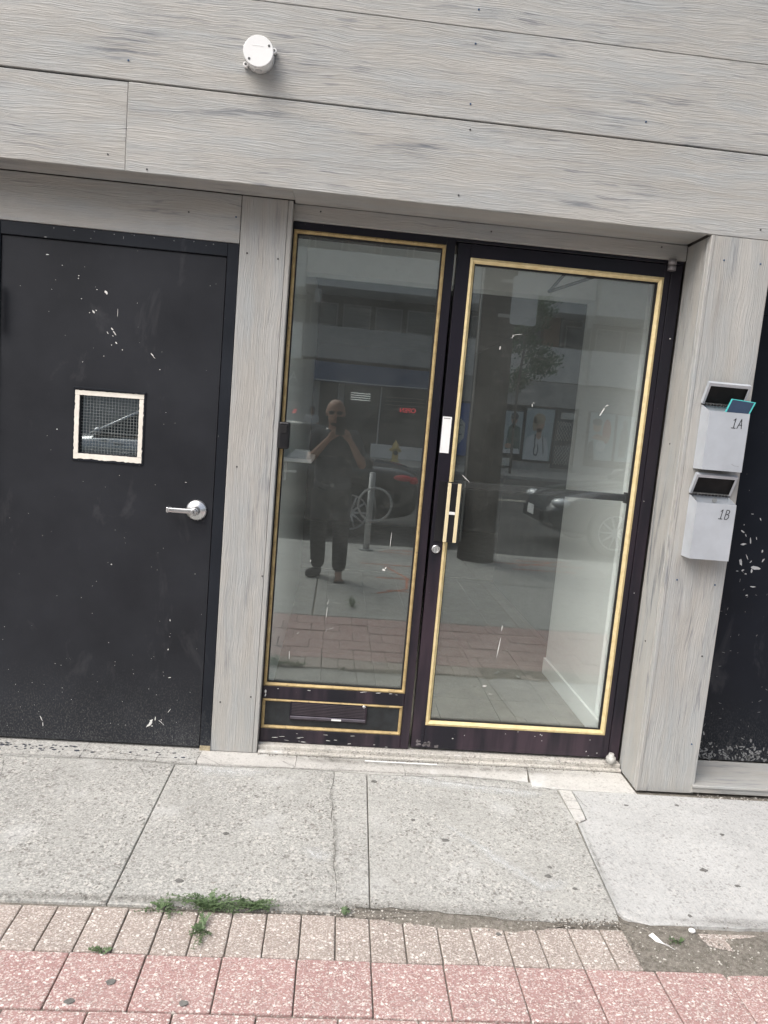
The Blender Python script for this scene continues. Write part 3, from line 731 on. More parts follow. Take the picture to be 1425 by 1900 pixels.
# =================================================================== STOREFRONT: sidelight window
YG = .200      # front plane of the aluminium frames
sdl = thing('sidelight_window', (.32, .2, 0), 'tall fixed shop window with gold trim and a mail slot below, left of the glass door', 'window')
b = MB()
b.box(-.0035, YG, .036, .0, YG + .065, 2.1885); b.box(.6075, YG, .036, .6435, YG + .065, 2.1885, .0015)
b.box(.0005, YG, 2.1595, .607, YG + .065, 2.1885, .001); b.box(.0005, YG - .002, .2305, .607, YG + .065, .2865, .002)
b.box(.0005, YG - .001, .0365, .607, YG + .065, .0965, .002)
sfr = b.build('window_frame', M_anod, sdl)
def gold_frame(x0, x1, z0, z1, wd, y0, y1, mat, parent, name='gold_trim'):
    b = MB()
    for (a, c) in (((x0, z0), (x1, z0)), ((x1, z0), (x1, z1)), ((x1, z1), (x0, z1)), ((x0, z1), (x0, z0))):
        a, c = Vector(a), Vector(c); d = (c - a).normalized(); n = Vector((-d.y, d.x))
        P = [a, c, c - d * wd + n * wd, a + d * wd + n * wd]
        # sloping bead: outer edge proud, inner edge set back
        top = [Vector((P[0].x, y0, P[0].y)), Vector((P[1].x, y0, P[1].y)), Vector((P[2].x, y1, P[2].y)), Vector((P[3].x, y1, P[3].y))]
        mid = [a + n * wd * .45 + d * wd * .45, c + n * wd * .45 - d * wd * .45]
        m0 = Vector((mid[0].x, y0 - .003, mid[0].y)); m1 = Vector((mid[1].x, y0 - .003, mid[1].y))
        b.poly([top[0], top[1], m1, m0]); b.poly([m0, m1, top[2], top[3]])
        i0 = Vector((P[3].x, y1 + .014, P[3].y)); i1 = Vector((P[2].x, y1 + .014, P[2].y))
        b.poly([top[3], top[2], i1, i0])
        o0 = Vector((P[0].x, y0 + .01, P[0].y)); o1 = Vector((P[1].x, y0 + .01, P[1].y))
        b.poly([o0, o1, top[1], top[0]])
    return b.build(name, mat, parent)
gold_frame(.0015, .6065, .2875, 2.1585, .0125, YG - .0015, YG + .004, M_goldold, sdl)
b = MB()
for (x0, z0, x1, z1) in ((.0145, .301, .0195, 2.145), (.5885, .301, .5935, 2.145), (.0195, .2995, .5885, .3045), (.0195, 2.140, .5885, 2.1455)): b.box(x0, YG + .007, z0, x1, YG + .016, z1)
b.build('glazing_gasket', M_rubber, sdl)
MB().box(.012, YG + .016, .296, .596, YG + .022, 2.150).build('glass_pane', M_glass_side, sdl)
# lower panel with mail slot
gold_frame(.0015, .6035, .0975, .2290, .012, YG - .0005, YG + .004, M_goldold, sdl)
lp = MB().box(.012, YG + .008, .108, .594, YG + .02, .219).build('lower_panel', simple('dark_scuffed_panel', (.018, .021, .024), .5, 0, .4, 30), sdl)
ms = MB().box(.120, YG - .003, .140, .450, YG + .0075, .226, .0015).build('mail_slot', M_anod, sdl)
MB().box(.123, YG - .010, .148, .447, YG - .0035, .161, .002).build('slot_lip', simple('grey_lip', (.10, .09, .11), .4, .3, .2), ms)
b = MB()
for k in range(8): b.box(.128, YG - .0055, .166 + k * .0068, .442, YG - .0032, .1695 + k * .0068)
b.build('slot_flap', simple('slot_flap_grey', (.06, .05, .06), .45, .2, .2), ms)
MB().box(.300, YG - .0112, .150, .342, YG - .0102, .1575).build('sticker', M_paper, ms)
MB().ball((.437, YG - .004, .218), .007, 2, (1.2, .6, 1)).build('knob', M_chrome, ms)
chips('paint_chips', [(.01 + random.random() * .6, random.choice((.083, .045, .06, .281)) + random.uniform(-.005, .005), random.uniform(.004, .03), random.uniform(.001, .003), random.uniform(-8, 8)) for _ in range(22)] + [(.012, .262, .02, .008, 90), (.012, .245, .016, .006, 80)], YG - .0022, M_chipw, sfr)
chips('scratch_marks', [(.49, .95, .085, .0022, 88), (.47, .82, .016, .008, 150), (.478, .828, .012, .006, 60), (.245, .62, .05, .002, 88), (.248, .665, .03, .0015, 80), (.10, .42, .04, .003, 92), (.13, .52, .012, .002, 40), (.27, .55, .03, .001, 20), (.25, .54, .02, .001, 70), (.16, .835, .012, .003, 70)], YG + .016, M_chipw, sdl)
b = MB()
for (x, z, L, wd) in ((.619, 1.65, .0, .0),): b.box(.620, YG - .0012, 1.585, .6375, YG - .0002, 1.655, .0004)
b.build('cover_plate', M_anod, sdl)
MB().box(.620, YG - .0012, 1.045, .6375, YG - .0002, 1.085, .0004).build('cover_plate', M_anod, sdl)

# frame header and right jamb above/around the door
b = MB(); b.box(.644, YG, 2.1765, 1.586, YG + .065, 2.1885, .0015); b.box(1.5395, YG + .002, .034, 1.5860, YG + .07, 2.1755, .0015)
jf = b.build('storefront_frame', M_anod, None); tag(jf, 'dark bronze head and right jamb framing the glass door', 'door frame')
chips('paint_chips', [(1.57, 1.88, .008, .004, 0), (1.55, 1.2, .004, .004, 0), (1.56, .8, .004, .004, 0)], YG + .0015, M_chipw, jf)

# =================================================================== STOREFRONT: glass door
gd = thing('glass_door', (1.1, .2, .045), 'dark framed glass door with bright gold bead and pull handle', 'door')
b = MB(); b.box(.6560, YG + .001, .0455, .7085, YG + .046, 2.1725, .0015); b.box(1.5120, YG + .001, .0455, 1.5365, YG + .046, 2.1725, .0015)
b.box(.7090, YG + .001, 2.1205, 1.5115, YG + .046, 2.1725, .0012); b.box(.7090, YG + .001, .0455, 1.5115, YG + .046, .1500, .0012)
dfr = b.build('door_stile_frame', M_anod, gd)
gold_frame(.7095, 1.5110, .1508, 2.1197, .0195, YG - .001, YG + .006, M_gold, gd)
b = MB()
for (x0, z0, x1, z1) in ((.7285, .171, .7325, 2.099), (1.4845, .171, 1.4915, 2.099), (.7325, .1705, 1.4845, .1745), (.7325, 2.094, 1.4845, 2.0995)): b.box(x0, YG + .010, z0, x1, YG + .021, z1)
b.build('glazing_gasket', M_rubber, gd)
MB().box(.726, YG + .021, .168, 1.495, YG + .027, 2.102).build('glass_pane', M_glass_door, gd)
# push bar on the inside
pbar = MB().box(.735, YG + .070, 1.186, 1.500, YG + .105, 1.216, .004, 2).build('push_bar', M_black, gd)
b = MB(); b.box(.722, YG + .045, 1.178, .736, YG + .105, 1.224); b.box(1.5005, YG + .045, 1.178, 1.513, YG + .105, 1.224); b.build('bar_bracket', M_black, pbar)
# pull handle
b = MB(); b.box(.669, YG - .004, .962, .761, YG - .0005, 1.216, .001); ph = b.build('pull_handle', M_black, gd)
b = MB(); b.box(.699, YG - .040, .966, .759, YG - .0045, 1.214, .003, 2); b.build('grip', M_black, ph)
M_rib = simple('pale_brass_rib', (.78, .68, .44), .45, .1, .06)
for x0 in (.7005, .7415): MB().box(x0, YG - .0440, .967, x0 + .0145, YG - .0402, 1.213, .0008).build('gold_rib', M_rib, ph)
MB().box(.7150, YG - .0428, 1.083, .7405, YG - .0403, 1.095, .0006).build('cross_strip', M_white, ph)
b = MB(); b.lathe((.681, YG + .0005, .928), [(.0185, 0), (.0185, .004), (.016, .008), (.0125, .0085), (.0118, .006)], (0, -1, 0), 24); kc = b.build('lock_cylinder', M_chrome, gd)
b = MB(); b.cyl((.681, YG - .0056, .928), (.681, YG - .0090, .928), .0105, seg=20); b.build('lock_plug', M_alu_in, kc)
MB().box(.6798, YG - .0098, .9225, .6822, YG - .0092, .9345).build('keyhole', M_pitch, kc)
MB().box(.6585, YG - .0006, 1.333, .6960, YG + .0006, 1.4825).build('paper_sticker', M_paper, gd)
MB().box(.6625, YG - .0012, 1.474, .6900, YG - .0008, 1.4765).build('sticker_print', M_chipg, gd)
# pivots
b = MB(); b.cyl((1.531, YG - .016, 2.146), (1.531, YG - .016, 2.164), .0165, seg=20); b.cyl((1.531, YG - .016, 2.167), (1.531, YG - .016, 2.190), .0165, seg=20); b.box(1.520, YG - .016, 2.150, 1.5465, YG + .0, 2.188, .002); b.build('top_pivot', simple('grey_pivot', (.26, .25, .26), .5, .4, .2), gd)
b = MB(); b.lathe((1.5445, YG - .020, .035), [(.021, 0), (.021, .022), (.0185, .027), (.012, .029), (.012, .040), (.010, .042)], (0, 0, 1), 24); b.box(1.530, YG - .02, .036, 1.560, YG + .0, .056, .002); b.build('bottom_pivot', simple('painted_pivot', (.46, .46, .44), .6, .1, .25, 60), gd)
b = MB(); c0 = Vector((1.06, .30, 2.13)); 
b.tube([Vector((1.30, .275, 2.135)), Vector((1.085, .36, 2.05)), Vector((1.16, .30, 2.16))], .007); b.box(1.20, .255, 2.122, 1.44, .30, 2.168, .004, 2)
b.build('door_closer', simple('closer_grey', (.10, .105, .10), .5, .3, .1), gd)
chips('scratch_marks', [(1.33, 1.56, .045, .006, 62), (1.345, 1.585, .02, .003, 30), (1.03, 1.56, .016, .003, 100), (1.035, 1.57, .008, .003, 160), (.935, 1.84, .045, .0025, 12), (.918, 1.83, .02, .003, 60), (.87, 1.78, .02, .005, 85), (1.00, .515, .10, .003, 84), (1.005, .60, .03, .004, 86), (.955, .335, .022, .008, 5), (.985, .30, .02, .002, 0), (1.0, .155, .02, .002, 0), (.78, 1.235, .05, .003, 140)], YG + .021, M_chipw, gd)
chips('paint_chips', [(random.uniform(.72, 1.5), random.uniform(.05, .145), random.uniform(.002, .009), random.uniform(.0015, .004), random.uniform(0, 180)) for _ in range(12)], YG + .0008, M_chipw, dfr)
chips('scuffed_paint', [(.68 + random.random() * .09, .055 + random.random() * .02, random.uniform(.01, .03), random.uniform(.006, .016), random.uniform(-20, 20)) for _ in range(12)], YG + .0008, simple('worn_grey_scuff', (.17, .155, .16), .8, 0, .3, 60), dfr)
# threshold
b = MB(); b.box(-.004, .170, .0035, 1.588, .262, .033, .004, 2); b.box(.0, .150, .003, 1.586, .1695, .016, .003)
th = b.build('door_threshold', M_thresh); tag(th, 'worn whitish threshold under the glass door and sidelight', 'threshold')
# bell box on the pillar edge
bl = thing('intercom_box', (.022, .175, 1.35), 'small black rounded box at the pillar edge beside the sidelight', 'intercom')
MB().box(-.0045, .150, 1.296, .041, .1965, 1.405, .009, 4).build('housing', M_black, bl)
MB().box(.006, .1475, 1.36, .030, .1498, 1.392, .0008).build('speaker_grille', M_pitch, bl)

# =================================================================== JUNCTION BOX
jb = thing('junction_box', (-.143, 0, 2.675), 'round white plastic junction box screwed to the fascia planks', 'junction box')
jc = Vector((-.143, -.0, 2.676))
MB().lathe(jc, [(.0500, .001), (.0500, .048), (.0480, .050)], (0, -1, 0), 40).build('body', M_white, jb)
lid = MB().lathe(jc + Vector((0, -.0502, 0)), [(.0525, 0), (.0525, .006), (.0505, .0085)], (0, -1, 0), 40).build('lid', M_white, jb)
for dx, dz in ((.036, .020), (-.030, -.028)):
    b = MB(); b.cyl(jc + Vector((dx, -.0588, dz)), jc + Vector((dx, -.0598, dz)), .0042, seg=12); b.build('screw', M_screwg, lid)
for a in (28, 212):
    d = Vector((math.cos(R(a)), 0, math.sin(R(a)))); p = jc + d * .056
    b = MB(); b.cyl(p + Vector((0, -.001, 0)), p + Vector((0, -.018, 0)), .0085, seg=16); b.cyl(jc + d * .046 + Vector((0, -.008, 0)), p + Vector((0, -.008, 0)), .007, seg=10); ea = b.build('mounting_ear', M_white, jb)
    b = MB(); b.cyl(p + Vector((0, -.0182, 0)), p + Vector((0, -.0195, 0)), .0042, seg=12); b.build('screw', M_screwg, ea)
for a in (270, 350, 190):
    d = Vector((math.cos(R(a)), 0, math.sin(R(a)))); q = jc + Vector((0, -.024, 0))
    b = MB(); b.cyl(q + d * .0492, q + d * .0512, .0125, seg=18); b.build('knockout', simple('greyed_white_plastic', (.58, .59, .59), .5, 0, .05), jb)
MB().box(jc.x - .022, -.0594, jc.z + .016, jc.x + .016, -.0588, jc.z + .0175).build('embossed_mark', M_paper, lid)

# =================================================================== MAILBOXES
def strokes(name, lines, ox, oz, y, s, mat, parent, w=.0026, shear=.18):
    b = MB()
    for ln in lines:
        pts = [Vector((ox + (px + pz * shear) * s, oz + pz * s)) for px, pz in ln]
        for a, c in zip(pts, pts[1:]):
            d = (c - a).normalized() * w * .45; n = Vector((-d.y, d.x)).normalized() * w / 2; a2, c2 = a - d, c + d
            b.prism([Vector((p.x, y - .0005, p.y)) for p in (a2 + n, c2 + n, c2 - n, a2 - n)], Vector((0, .0004, 0)))
            y -= .00001
    return b.build(name, mat, parent)
ONE = [[(.05, .82), (.22, 1.0), (.22, 0)], [(.0, .0), (.42, .0)]]
LA = [[(.62, 0), (.86, 1.0), (1.10, 0)], [(.70, .36), (1.04, .36)]]
LB = [[(.66, 0), (.66, 1.0)], [(.66, 1.0), (.88, 1.0), (1.0, .88), (1.0, .68), (.86, .54), (.66, .54)], [(.86, .54), (1.06, .42), (1.06, .16), (.92, 0), (.66, 0)]]
def mailbox(x0, x1, z0, zf, zb, zl, txt, label, mag):
    t = thing('mailbox', ((x0 + x1) / 2, 0, z0), label, 'mailbox', 'silver mailboxes on the right pillar')
    y = -.072; th = .0015
    b = MB()
    b.box(x0, y, z0, x1, y + th, zf)                                   # front
    b.box(x0, y + th, z0, x1, -.0035, z0 + th)                          # bottom
    b.box(x0, -.0032, z0, x1, -.0015, zb)                              # back
    for xa in (x0, x1 - th):                                           # sides with sloping top
        b.prism([Vector((xa, y + th + .0002, z0 + th)), Vector((xa, -.0034, z0 + th)), Vector((xa, -.0034, zb)), Vector((xa, y + th + .0002, zf - .001))], Vector((th, 0, 0)))
    b.build('box_body', M_alu, t)
    MB().box(x0 + .002, y + .004, z0 + .003, x1 - .002, -.005, z0 + .02).build('dark_inside', M_pitch, t)
    # hinge rod with knuckles
    hb = MB(); hb.cyl((x0 - .006, -.010, zb + .002), (x1 + .004, -.010, zb + .002), .0022, seg=8)
    k = 0; xx = x0 + .004
    while xx < x1 - .008: hb.cyl((xx, -.010, zb + .002), (xx + .008, -.010, zb + .002), .0036, seg=8); xx += .014
    # lid: a shallow tray tipped back open, its hollow side facing us and down
    hinge = Vector((0, -.012, zb + .004)); tip = Vector((0, -.050, zl))
    d = (tip - hinge).normalized(); n = Vector((0, d.z, -d.y))         # n points to the wall side / up
    if n.z < 0: n = -n
    L = (tip - hinge).length
    lb = MB()
    def q(a, c, xx): return Vector((xx, 0, 0)) + hinge + d * a + n * c
    X0, X1 = x0 - .004, x1 + .004
    def plate(a0, a1, c0, c1, xa, xb): 
        P = [q(a0, c0, xa), q(a1, c0, xa), q(a1, c1, xa), q(a0, c1, xa)]
        lb.prism(P, Vector((xb - xa, 0, 0)))
    plate(0, L, .016, .0175, X0, X1); plate(L - .0015, L, -.0005, .0155, X0, X1)
    plate(0, L - .002, -.0005, .0155, X0, X0 + .0015); plate(0, L - .002, -.0005, .0155, X1 - .0015, X1)
    plate(L - .012, L - .0017, -.0005, .0008, X0 + .002, X1 - .002)
    plate(.0, L - .0125, -.0005, .0008, X0 + .002, X0 + .009); plate(.0, L - .0125, -.0005, .0008, X1 - .009, X1 - .002)
    lo = lb.build('open_lid', M_alu, t)
    li = MB(); P = [q(.002, .010, X0 + .003), q(L - .003, .010, X0 + .003), q(L - .003, .0145, X0 + .003), q(.002, .0145, X0 + .003)]
    li.prism(P, Vector((X1 - X0 - .006, 0, 0))); li.build('lid_lining', M_pitch, lo)
    hb.build('piano_hinge', M_black, lo)
    strokes('lettering', ONE + (LA if txt == '1A' else LB), x0 + .093, zf - .058, y - .0003, .036, M_ink, t)
    return t
m1 = mailbox(1.640, 1.800, 1.363, 1.588, 1.612, 1.694, '1A', 'silver mailbox marked 1A, the upper one on the right pillar', True)
m2 = mailbox(1.641, 1.800, 1.012, 1.235, 1.260, 1.342, '1B', 'silver mailbox marked 1B, the lower one with an empty open lid', False)
strokes('scratch_line', [[(0, .3), (.35, .12), (1, .05)]], 1.755, 1.383, -.0724, .03, M_chipg, m1, .0008, 0)
for x in (1.66, 1.745):
    b = MB(); b.cyl((x, -.0038, 1.243), (x, -.0062, 1.243), .010, seg=14); b.build('screw_washer', M_alu_in, m2)
mg = thing('postcard', (1.755, -.06, 1.5), 'navy card with a teal border sticking out of mailbox 1A', 'card')
Pc = [Vector((1.699, -.062, 1.573)), Vector((1.7965, -.062, 1.569)), Vector((1.820, -.066, 1.634)), Vector((1.722, -.066, 1.640))]
b = MB(); b.prism(Pc, Vector((0, .0012, 0))); b.build('card_sheet', M_teal, mg)
cc_ = sum(Pc, Vector()) / 4
b = MB(); b.prism([cc_ + (p - cc_) * Vector((.90, 1, .93)) + Vector((0, -.0007, 0)) if False else Vector((cc_.x + (p.x - cc_.x) * .88, p.y - .0007, cc_.z + (p.z - cc_.z) * .92)) for p in Pc], Vector((0, .0005, 0))); b.build('printed_panel', M_navy, mg)

# =================================================================== SMALL THINGS ON THE GROUND
GL = ['dark gum spot in the middle of the third concrete slab', 'gum spot right beside the top of the straight slab joint', 'gum spot low on the right brushed slab, larger one', 'gum spot at the front edge of the right brushed slab',
      'gum spot on the right brushed slab close to the picture edge', 'gum spot on the third slab near the faint pale smear, left one', 'dark gum spot on the second slab above the leafy weed', 'gum spot on the middle of a pink paver under the tiny weed',
      'gum spot at the lower corner of a pink paver, leftmost', 'gum spot low on the second pink paver from the left weed', 'small gum spot high on the second slab below the steel door corner', 'gum spot on a tan paver below the grit line',
      'small gum spot on the third slab just right of the joint', 'gum spot on the third slab near its front right corner', 'small gum spot below the foot of the right pillar', 'small gum spot below the wooden sill of the right door', 'small gum spot at the far right of the brushed slab', 'gum spot on the third slab near the pale smear, right one']
gum = [(.72, -.42), (.485, -.03), (1.61, -.53), (1.44, -.77), (1.685, -.61), (1.04, -.60), (-.14, -.70), (-.22, -1.10), (-.30, -1.165), (-.03, -1.16), (-.04, -.44), (.81, -.88), (.62, -.30), (1.11, -.66), (1.50, -.12), (1.72, -.10), (1.80, -.30), (1.06, -.55)]
for i, (x, y) in enumerate(gum):
    b = MB(); r = random.uniform(.008, .014) * (.75 if i > 9 else 1)
    P = [Vector((x + math.cos(t) * r * random.uniform(.6, 1.3), y + math.sin(t) * r * random.uniform(.5, 1.1), .0022)) for t in [2 * math.pi * k / 12 for k in range(12)]]
    b.prism(P, Vector((0, 0, -.002)), .0008)
    o = b.build('gum_spot', M_gum); tag(o, GL[i], 'gum', 'gum spots trodden into the pavement')
b = MB(); b.box(.455, .128, .004, .765, .134, .0075, .0005); o = b.build('plastic_strip', M_paper)
tag(o, 'thin white plastic strip lying in front of the threshold', 'plastic strip')
b = MB(); P = [(1.262, -.872), (1.275, -.868), (1.300, -.905), (1.318, -.925), (1.298, -.915), (1.276, -.893)]
b.prism([Vector((x, y, .008 + .006 * math.sin(i * 2))) for i, (x, y) in enumerate(P)], Vector((0, 0, -.0012))); o = b.build('paper_scrap', M_paper)
tag(o, 'torn white paper scrap on the grit of the missing paver', 'paper scrap')
b = MB(); b.ball((1.408, -.845, .008), .011, 2, (1, .8, .6)); o = b.build('pebble', M_paper); tag(o, 'white pebble at the corner of the grit patch', 'pebble')
def mat_smear(name, c, k):
    g = NG(name); v = g.obj()
    uv = g.n('ShaderNodeAttribute'); uv.attribute_name = 'fade'
    a = g.mth('MULTIPLY', g.mth('MULTIPLY', uv.outputs['Fac'], g.ramp(g.noise(v, 26, 5, .7), .3, .62, .1, 1)), g.ramp(g.noise(v, 240, 2), .35, .6, .3, 1), True)
    tr = g.n('ShaderNodeBsdfTransparent'); mx = g.n('ShaderNodeMixShader'); g.lk(g.mth('MULTIPLY', a, k), mx.inputs[0]); g.lk(tr.outputs[0], mx.inputs[1])
    g.lk(g.bsdf(c, .85), mx.inputs[2]); return g.end(mx.outputs[0])
M_smear = mat_smear('pale_dried_smear', (.70, .72, .72), .8); M_grime = mat_smear('dark_dirt_stain', (.15, .14, .12), .6)
def smear(pts, wd, mat=M_smear, zz=.0032):
    vs, fs, fd = [], [], []
    for i, (x, y) in enumerate(pts):
        a, c = Vector(pts[max(i - 1, 0)]), Vector(pts[min(i + 1, len(pts) - 1)]); d = (c - a).normalized(); n = Vector((-d.y, d.x))
        w = wd[i]
        for k in (-1, -.5, 0, .5, 1): vs.append((x + n.x * w * k, y + n.y * w * k, zz)); fd.append((1 - abs(k)) * (0 if i in (0, len(pts) - 1) else 1))
        if i:
            for k in range(4): q = i * 5 + k; fs.append((q - 5, q - 4, q + 1, q))
    me = bpy.data.meshes.new('stain'); me.from_pydata(vs, [], fs); at = me.attributes.new('fade', 'FLOAT', 'POINT')
    for i, f in enumerate(fd): at.data[i].value = f
    o = link('stain', me, mat, pav)
smear([(.72, -.30), (.78, -.38), (.84, -.45), (.88, -.52), (.93, -.575), (.97, -.62), (1.0, -.66), (1.05, -.65), (1.10, -.62)], [.01, .018, .022, .034, .028, .024, .03, .034, .02])
smear([(.22, -.50), (.26, -.53), (.30, -.55), (.33, -.53)], [.02, .045, .04, .02])
smear([(.50, .01), (.7, -.01), (.9, -.04), (1.1, -.07), (1.2, -.07)], [.02, .05, .045, .04, .02])
smear([(-.27, .02), (-.2, -.01), (-.05, -.02), (.1, .0)], [.02, .05, .05, .02])
smear([(-1.3, -.795), (-.8, -.80), (-.3, -.79), (.1, -.80), (.4, -.79), (.8, -.80), (1.15, -.80)], [.01, .025, .02, .035, .03, .045, .02], M_grime, .0036)
smear([(1.25, -.78), (1.6, -.80), (2.0, -.80), (2.6, -.80)], [.02, .03, .02, .01], M_grime, .0036)
smear([(-.02, .14), (.3, .125), (.6, .12), (.9, .12), (1.2, .12), (1.56, .10)], [.03, .04, .03, .035, .04, .03], M_grime, .0040)
smear([(-1.3, .036), (-.7, .036), (-.3, .03), (.2, .04), (.8, .045), (1.2, .0)], [.006, .012, .014, .01, .012, .008], M_grime, .0044)
smear([(.33, .0), (.315, -.17), (.335, -.4), (.33, -.57), (.35, -.79)], [.006, .010, .009, .014, .03], M_grime, .0040)
smear([(1.27, -.2), (1.24, -.5), (1.2, -.78)], [.006, .01, .03], M_grime, .0040)
def crackline(a, c, n, amp, seed, w=.0028):
    P = [tuple(v) for v in edge_noise(a, c, n, amp, seed)] + [tuple(c)]
    smear(P, [w * random.uniform(.6, 1.5) for _ in P], M_crack, .0046)
M_crack = mat_smear('hairline_crack_dirt', (.06, .055, .05), 1.0)
for a, c in (((-.62, .10), (-.30, .055)), ((-.50, .035), (-.42, .11)), ((-.33, .03), (-.22, .105)), ((-.22, .105), (-.14, .03)), ((-.45, -.01), (-.40, -.10)), ((-.98, .0), (-.92, -.14)), ((.10, .10), (.20, .03)), ((.62, .03), (.95, -.03)), ((.95, -.03), (1.2, -.045)), ((.80, .05), (1.05, .02)), ((1.05, .02), (1.22, -.03)), ((1.31, -.05), (1.325, -.16)), ((-.70, .105), (-.62, .09))):
    crackline(a, c, 12, .010, a[0] * 7 + 1)
# flakes of dark paint by the steel door
b = MB()
for _ in range(46):
    x = random.uniform(-1.03, -.28) if random.random() < .6 else random.uniform(-1.05, -.8); y = random.uniform(.075, .135); r = random.uniform(.003, .011)
    P = [Vector((x + math.cos(t) * r * random.uniform(.5, 1.3), y + math.sin(t) * r * random.uniform(.3, .9), .0036)) for t in [2 * math.pi * k / 8 for k in range(8)]]
    b.prism(P, Vector((0, 0, -.0014)))
for x, y, r in ((-1.02, -.02, .012), (-1.0, -.06, .010)):
    b.prism([Vector((x + math.cos(t) * r * random.uniform(.5, 1.3), y + math.sin(t) * r, .003)) for t in [2 * math.pi * k / 8 for k in range(8)]], Vector((0, 0, -.002)))
o = b.build('paint_flakes', M_navy if False else simple('dark_paint_flake', (.05, .055, .07), .6, 0, .3)); tag(o, 'dark paint flakes along the foot of the steel door', 'paint flakes', kind='stuff')
# weeds
def weed(cx, cy, rad, n, label, hgt=.05, sx=1.0, sy=1.0):
    t = thing('weed', (cx, cy, 0), label, 'weed')
    b = MB()
    stems = MB()
    for k in range(n):
        a = random.uniform(0, 2 * math.pi); L = rad * random.uniform(.35, 1.0); h = hgt * random.uniform(.3, 1)
        p = Vector((cx + random.gauss(0, rad * .12), cy + random.gauss(0, .008), 0)); e = Vector((cx + math.cos(a) * L * sx, cy + math.sin(a) * L * sy, h * .7))
        m = (p + e) / 2 + Vector((0, 0, h * .5))
        pts = [p * (1 - t_) ** 2 + m * 2 * t_ * (1 - t_) + e * t_ * t_ for t_ in [i / 6 for i in range(7)]]
        for a_, c_ in zip(pts, pts[1:]): stems.cyl(a_, c_, .0008, seg=4, caps=False)
        for i in range(1, 7):
            for sgn in (-1, 1, random.choice((-1, 1))):
                d = (pts[i] - pts[i - 1]).normalized(); sd_ = d.cross(Vector((0, 0, 1))).normalized() * sgn
                ll = random.uniform(.004, .011); w = ll * .26
                dr_ = (sd_ * random.uniform(.4, 1) + d * random.uniform(.2, 1) + Vector((0, 0, random.uniform(-.2, .5)))).normalized()
                up = dr_.cross(sd_ if abs(dr_.dot(sd_)) < .95 else Vector((0, 0, 1))).normalized(); sw = dr_.cross(up).normalized() * w
                q0 = pts[i]; b.poly([q0, q0 + dr_ * ll * .5 + sw, q0 + dr_ * ll, q0 + dr_ * ll * .5 - sw])
    b.build('leaves', M_leaf, t, recalc=False); stems.build('stems', M_leaf, t)
weed(-.03, -.815, .13, 52, 'leafy green weed clump spreading in the slab joint, the largest', .05, 1.1, .35)
weed(.09, -.812, .085, 34, 'green weed tuft at the right end of the clump in the joint', .035, 1.0, .3)
weed(-.165, -.835, .085, 14, 'sparse weed sprigs left of the leafy clump', .02, 1.0, .5)
weed(-.035, -.91, .085, 16, 'weed trailing down the joint between two tan pavers', .02, .35, 1.0)
weed(-.275, -1.003, .035, 5, 'tiny weed growing between tan and pink pavers', .02, 1.2, .3)
weed(.362, -.812, .018, 6, 'tiny green weed where the crack meets the paving', .02)
weed(1.345, -.90, .035, 4, 'few grass blades in the grit of the missing paver', .02)
weed(.44, -2.25, .16, 30, 'bushy weed in a pavement joint, seen mirrored in the sidelight', .09, .5, 1.0)

# =================================================================== STREET SIDE (seen mirrored in the glass)
# utility pole with parking sign
up = thing('utility_pole', (1.85, -4.62, 0), 'thick dark wooden utility pole on the kerb, mirrored in the glass door', 'utility pole')
MB().cyl((1.86, -4.62, -.02), (1.71, -4.66, 9.5), .205, .165, seg=28).build('pole_shaft', M_pole, up)
MB().cyl((1.655, -4.52, .2), (1.60, -4.54, 5.0), .012, seg=8).build('ground_wire', M_alu_in, up)
b = MB(); b.box(.4, -4.70, 8.3, 3.1, -4.60, 8.42, .01); b.build('crossarm', M_pole, up)
sg = thing('parking_sign', (2.03, -4.36, 2.8), 'blank pale back of a parking sign strapped to the utility pole', 'sign')
b = MB(); P = []
for cx, cz, a0 in ((2.13, 3.01, 0), (1.93, 3.01, 90), (1.93, 2.58, 180), (2.13, 2.58, 270)):
    for k in range(5): a = R(a0 + k * 22.5); P.append(Vector((cx + .03 * math.cos(a), -4.34, cz + .03 * math.sin(a))))
b.prism(P, Vector((.02, -.003, 0))); b.build('sign_plate', simple('sign_back_aluminium', (.62, .67, .72), .5, .1, .05), sg)
for z in (2.63, 2.98): MB().box(1.78, -4.352, z - .018, 2.08, -4.345, z + .018).build('sign_strap', M_alu_in, sg)
# bike ring post
bp = thing('bike_post', (.64, -4.75, 0), 'grey post and ring bike stand beside the parked black car', 'bike stand')
b = MB(); b.cyl((.64, -4.75, 0), (.64, -4.75, .86), .036, seg=16); b.ball((.64, -4.75, .86), .036, 2, (1, 1, .5)); b.cyl((.64, -4.75, 0), (.64, -4.75, .012), .08, seg=18); b.build('post', M_alu_in, bp)
b = MB(); N = 32; rp = [Vector((.69 + .185 * math.cos(2 * math.pi * k / N), -4.70, .52 + .185 * math.sin(2 * math.pi * k / N))) for k in range(N + 1)]; b.tube(rp, .013, 8); b.build('ring', M_alu_in, bp)
